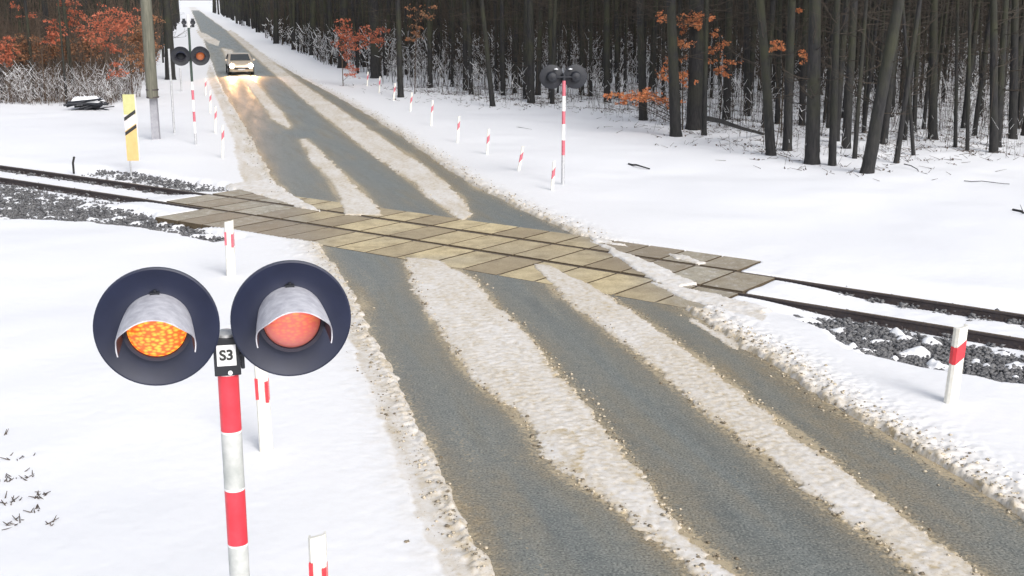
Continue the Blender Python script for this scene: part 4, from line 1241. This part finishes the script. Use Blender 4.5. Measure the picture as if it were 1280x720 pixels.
# dark grass stubble in the snow at the lower left
nb = NB()
for cx, cy, k in ((8, 600, 16), (32, 596, 22), (48, 620, 26), (12, 628, 20), (22, 655, 22), (64, 655, 10), (30, 575, 8), (15, 575, 6), (5, 545, 5), (45, 640, 14)):
    c_ = at(cx, cy); 
    k = max(3, k // 2); P0 = np.array(c_)[None] + RNG.normal(0, 1, (k, 3)) * np.array([.045, .06, 0]); P0[:, 2] = ground_height(P0[:, 0], P0[:, 1])[0] - .01
    P1 = P0 + RNG.normal(0, 1, (k, 3)) * np.array([.06, .05, .0]) + np.array([0.02, 0, 1]) * RNG.uniform(.02, .07, (k, 1))
    nb.add(segs(P0, P1, np.full(k, .009), np.full(k, .004), 3))
o_ = nb.build('grass_stubble', [M['leaf_litter']]); tag(o_, 'dark grass stubble poking through snow at the lower left', 'grass', kind='stuff')


# branches and logs
def log(name, label, cat, a, b_, r0, r1, mat, kinks=4, twigs=0, za=0.1, zb=0.1, snow=False):
    A = at(*a, za); B = at(*b_, zb); mb = MB(); pts = []; rs = []
    for i in range(kinks + 1):
        f = i / kinks; p = A.lerp(B, f) + Vector((random.gauss(0, .04), random.gauss(0, .04), random.gauss(0, .02))) * (0 < i < kinks)
        pts.append(p - A); rs.append(r0 + (r1 - r0) * f)
    mb.tube(pts, rs, 8)
    for _ in range(twigs):
        i = random.randrange(1, len(pts)); d = Vector((random.uniform(-1, 1), random.uniform(-1, 1), random.uniform(0, .6))) * .4
        mb.tube([pts[i], pts[i] + d * .5, pts[i] + d * 1.1], [r1 * .6, r1 * .4, r1 * .2], 5)
    if snow:
        mb.tube([p + Vector((0, 0, r * .75)) for p, r in zip(pts, rs)], [r * .65 for r in rs], 6, 1)
    o_ = mb.build(name, [mat, M['twig_snow']]); o_.location = A; return tag(o_, label, cat)
log('fallen_branch', 'dark fallen branch sloping down to the right between trunks behind orange leaves', 'branch', (884, 148), (956, 168), .09, .05, M['bark'], 5, 6, 1.1, 0.05)
log('fallen_branch', 'long thin branch lying on snow above the verge delineators', 'branch', (584, 152), (665, 162), .03, .012, M['bark'], 6, 0, .04, .03)
log('fallen_log', 'short dark log lying on snow right of the far right signal', 'log', (786, 205), (812, 211), .035, .02, M['bark'], 4, 0, .02, .02)
log('fallen_branch', 'thin branch lying on snow near the front right trunks', 'branch', (1130, 205), (1165, 220), .016, .008, M['bark'], 5, 0, .2, .03)
log('fallen_branch', 'long thin branch lying on snow towards the right edge', 'branch', (1205, 226), (1262, 230), .012, .008, M['bark'], 5, 0, .05, .04)
log('fallen_branch', 'small twisted branch on open snow at the far right', 'branch', (1266, 262), (1285, 268), .03, .02, M['bark'], 3, 3, .04, .04)
# brush pile
c_ = at(110, 139)
bp_ = thing('brush_pile', 'heap of dark logs capped with snow in front of the frosty brush at left', 'brush pile', c_)
for k in range(26):
    mb = MB(); a = random.uniform(-.8, .8); L = random.uniform(.6, 1.8); z_ = .05 + .018 * k; cx = random.uniform(-.25, .45); cy = random.uniform(-.4, .4)
    d = Vector((math.cos(a), math.sin(a), random.uniform(-.25, .3)))
    mb.tube([Vector((cx, cy, z_)) - d * L / 2, Vector((cx, cy, z_)) + d * L / 2], [random.uniform(.025, .07), .025], 7); mb.build('pile_log', M['black'], bp_)
mb = MB(); N1, N2 = 18, 10; vs = []
for j in range(N2 + 1):
    for i in range(N1 + 1):
        x_ = -1.0 + 1.7 * i / N1; y_ = -.35 + .9 * j / N2
        e = min(i, N1 - i, j * 1.6, (N2 - j) * 1.6) / 3
        vs.append((x_ * .9, y_ + .25, .34 + .28 * min(1, e) * (0.6 + .6 * random.random()) + .05 * random.random()))
mb.add(vs, [(j * (N1 + 1) + i, j * (N1 + 1) + i + 1, (j + 1) * (N1 + 1) + i + 1, (j + 1) * (N1 + 1) + i) for j in range(N2) for i in range(N1)])
sc_ = mb.build('snow_cap', M['twig_snow'], bp_, smooth_=True); md = sc_.modifiers.new('t', 'SOLIDIFY'); md.thickness = .14


# leafy saplings: clusters measured at the sapling's own distance
def sapling(name, label, base, D, clusters, mat, size=.055, dens=70, stem_r=.03, twig='twig'):
    """clusters: (px, py, radius px)"""
    b_ = at_depth(base[0], 200, D); org = Vector((b_.x, D, 0))
    t_ = thing(name, label, 'sapling', org)
    mpp = math.hypot(D, CAM_H) / F_PX
    P0, P1, R0, R1 = [], [], [], []; C = []
    topz = max(at_depth(c[0], c[1], D).z for c in clusters) + .2
    stem = [Vector((0, 0, -.1)), Vector((random.uniform(-.1, .1), 0, topz * .4)), Vector((random.uniform(-.2, .2), .1, topz * .75)), Vector((random.uniform(-.3, .3), 0, topz))]
    for i in range(3): P0.append(stem[i]); P1.append(stem[i + 1]); R0.append(stem_r * (1 - .25 * i)); R1.append(stem_r * (1 - .25 * (i + 1)))
    for px, py, rp in clusters:
        c = at_depth(px, py, D) - org; c.y += random.uniform(-.7, .7); rad = rp * mpp
        # branch from the stem to the cluster
        zz = max(.3, min(topz * .95, c.z - .35 * Vector((c.x, c.y, 0)).length - .1)); s_ = None
        for i in range(3):
            if stem[i].z <= zz <= stem[i + 1].z: s_ = stem[i].lerp(stem[i + 1], (zz - stem[i].z) / (stem[i + 1].z - stem[i].z))
        s_ = s_ or stem[1]
        mid = s_.lerp(c, .5) + Vector((0, 0, .08)); P0 += [s_, mid]; P1 += [mid, c]; R0 += [.014, .010]; R1 += [.010, .006]
        n = max(8, int(dens * (rad / .4) ** 2))
        rad *= 1.5; k = max(5, n // 3)
        for j in range(k):
            e = c + Vector((random.gauss(0, .55), random.gauss(0, .55), random.gauss(0, .28))) * rad
            P0.append(c.lerp(e, -.2)); P1.append(e); R0.append(.006); R1.append(.003)
            for q in range(12):
                C.append(tuple(e + Vector((random.gauss(0, .22), random.gauss(0, .22), random.gauss(0, .13))) * rad))
    nb = NB(); nb.add(segs([tuple(p) for p in P0], [tuple(p) for p in P1], R0, R1, 4)); nb.build('stem', [M[twig]], t_)
    nb = NB(); nb.add(leafquads(np.array(C), size)); nb.build('foliage', [M[mat]], t_)
    return t_
sapling('beech_sapling', 'young tree with bright orange leaf clusters in front of the thickest trunk', (852, 170), 49,
        [(822, 20, 5), (835, 24, 6), (850, 26, 7), (866, 25, 10), (878, 20, 8), (872, 32, 6), (857, 40, 4), (845, 52, 6), (858, 56, 7), (848, 72, 6), (832, 82, 6), (852, 95, 7), (838, 100, 8), (856, 100, 6), (868, 94, 5), (845, 45, 4)], 'leaf_orange', .055, 80)
sapling('beech_sapling', 'low orange-leaved sapling branch in front of the grey trunks left of the thickest one', (838, 175), 47,
        [(772, 118, 5), (783, 122, 6), (792, 118, 7), (800, 124, 7), (806, 117, 7), (813, 123, 8), (832, 128, 8), (838, 134, 6), (778, 128, 4), (845, 131, 5), (758, 117, 5)], 'leaf_orange', .055, 90)
sapling('beech_sapling', 'sparse orange-leaved sapling right of the thickest trunk', (897, 160), 50,
        [(893, 42, 5), (890, 60, 6), (885, 75, 5), (908, 55, 6), (912, 77, 5), (900, 86, 6), (905, 92, 5), (896, 90, 4), (890, 68, 5)], 'leaf_orange', .055, 60)
sapling('beech_sapling', 'sapling with a few bright orange leaves left of the thick greenish tree', (975, 180), 46,
        [(965, 53, 4), (972, 58, 5), (980, 58, 5), (1003, 66, 6), (1005, 75, 5), (968, 60, 4), (1002, 12, 4)], 'leaf_orange', .05, 90)
sapling('rust_bush', 'rust-red leafy bush at the roadside in front of the right woods', (432, 105), 74,
        [(428, 35, 6), (435, 42, 8), (432, 30, 6), (445, 48, 8), (440, 58, 9), (455, 45, 7), (465, 50, 8), (460, 38, 6), (475, 36, 6), (470, 48, 6), (432, 72, 7), (436, 82, 7), (425, 55, 7), (444, 92, 6)], 'leaf_red', .06, 40, twig='twig_brown')
sapling('rust_bush', 'thin reddish-leaved sapling above the small verge delineators', (520, 120), 68,
        [(522, 12, 7), (528, 22, 7), (520, 34, 7), (526, 44, 6), (515, 48, 5), (538, 8, 5)], 'leaf_brown', .06, 30, twig='twig_brown')
sapling('beech_sapling', 'big orange-red leafed young tree left of the utility pole', (140, 138), 60,
        [(125, 30, 10), (132, 25, 9), (145, 22, 11), (155, 28, 10), (165, 24, 8), (140, 38, 10), (130, 48, 9), (126, 58, 7), (145, 15, 8), (150, 36, 9), (138, 60, 7), (160, 35, 7), (128, 40, 8), (143, 66, 5), (142, 82, 5), (146, 93, 6), (152, 88, 5)], 'leaf_red', .055, 50, twig='twig_brown')
sapling('beech_sapling', 'orange-leaved young tree at the far left border', (6, 135), 62,
        [(2, 58, 7), (4, 68, 8), (-6, 62, 8), (8, 75, 6), (-4, 80, 7), (5, 50, 5)], 'leaf_red', .06, 80, twig='twig_brown')
sapling('beech_sapling', 'narrow orange-leaved young tree between the left border and the big orange-red one', (64, 135), 62,
        [(66, 35, 6), (68, 45, 6), (62, 42, 5), (66, 28, 4), (60, 50, 5), (70, 52, 4)], 'leaf_red', .06, 80, twig='twig_brown')
sapling('beech_sapling', 'faint rust-brown young tree left of the big orange-red one, reaching above the frame', (98, 136), 64,
        [(85, 5, 7), (95, 3, 7), (92, 15, 7), (85, 32, 6), (93, 35, 6), (102, 40, 7), (90, 25, 6), (98, 22, 6), (110, 45, 7), (25, 8, 5), (30, 20, 6)], 'leaf_red', .055, 50, twig='twig_brown')
sapling('dry_bush', 'dull brown dead-leaved bush behind the frosty brush at far left', (38, 134), 64,
        [(22, 60, 9), (35, 58, 9), (48, 60, 9), (56, 68, 8), (30, 72, 9), (42, 74, 9), (15, 75, 7), (25, 50, 7), (45, 50, 7)], 'leaf_brown', .06, 70, twig='twig_brown')
sapling('dry_bush', 'dull brown dead-leaved bush beside the utility pole', (172, 132), 62,
        [(165, 50, 9), (175, 45, 9), (184, 35, 8), (178, 60, 10), (168, 70, 9), (185, 72, 9), (178, 84, 8), (188, 55, 7), (186, 22, 7)], 'leaf_brown', .06, 70, twig='twig_brown')
sapling('dry_bush', 'dull brown dead-leaved bush in the middle of the left woods edge', (98, 135), 65,
        [(80, 55, 9), (92, 60, 9), (104, 55, 9), (115, 60, 8), (85, 68, 8), (108, 72, 8), (118, 48, 7), (75, 62, 7)], 'leaf_brown', .06, 70, twig='twig_brown')
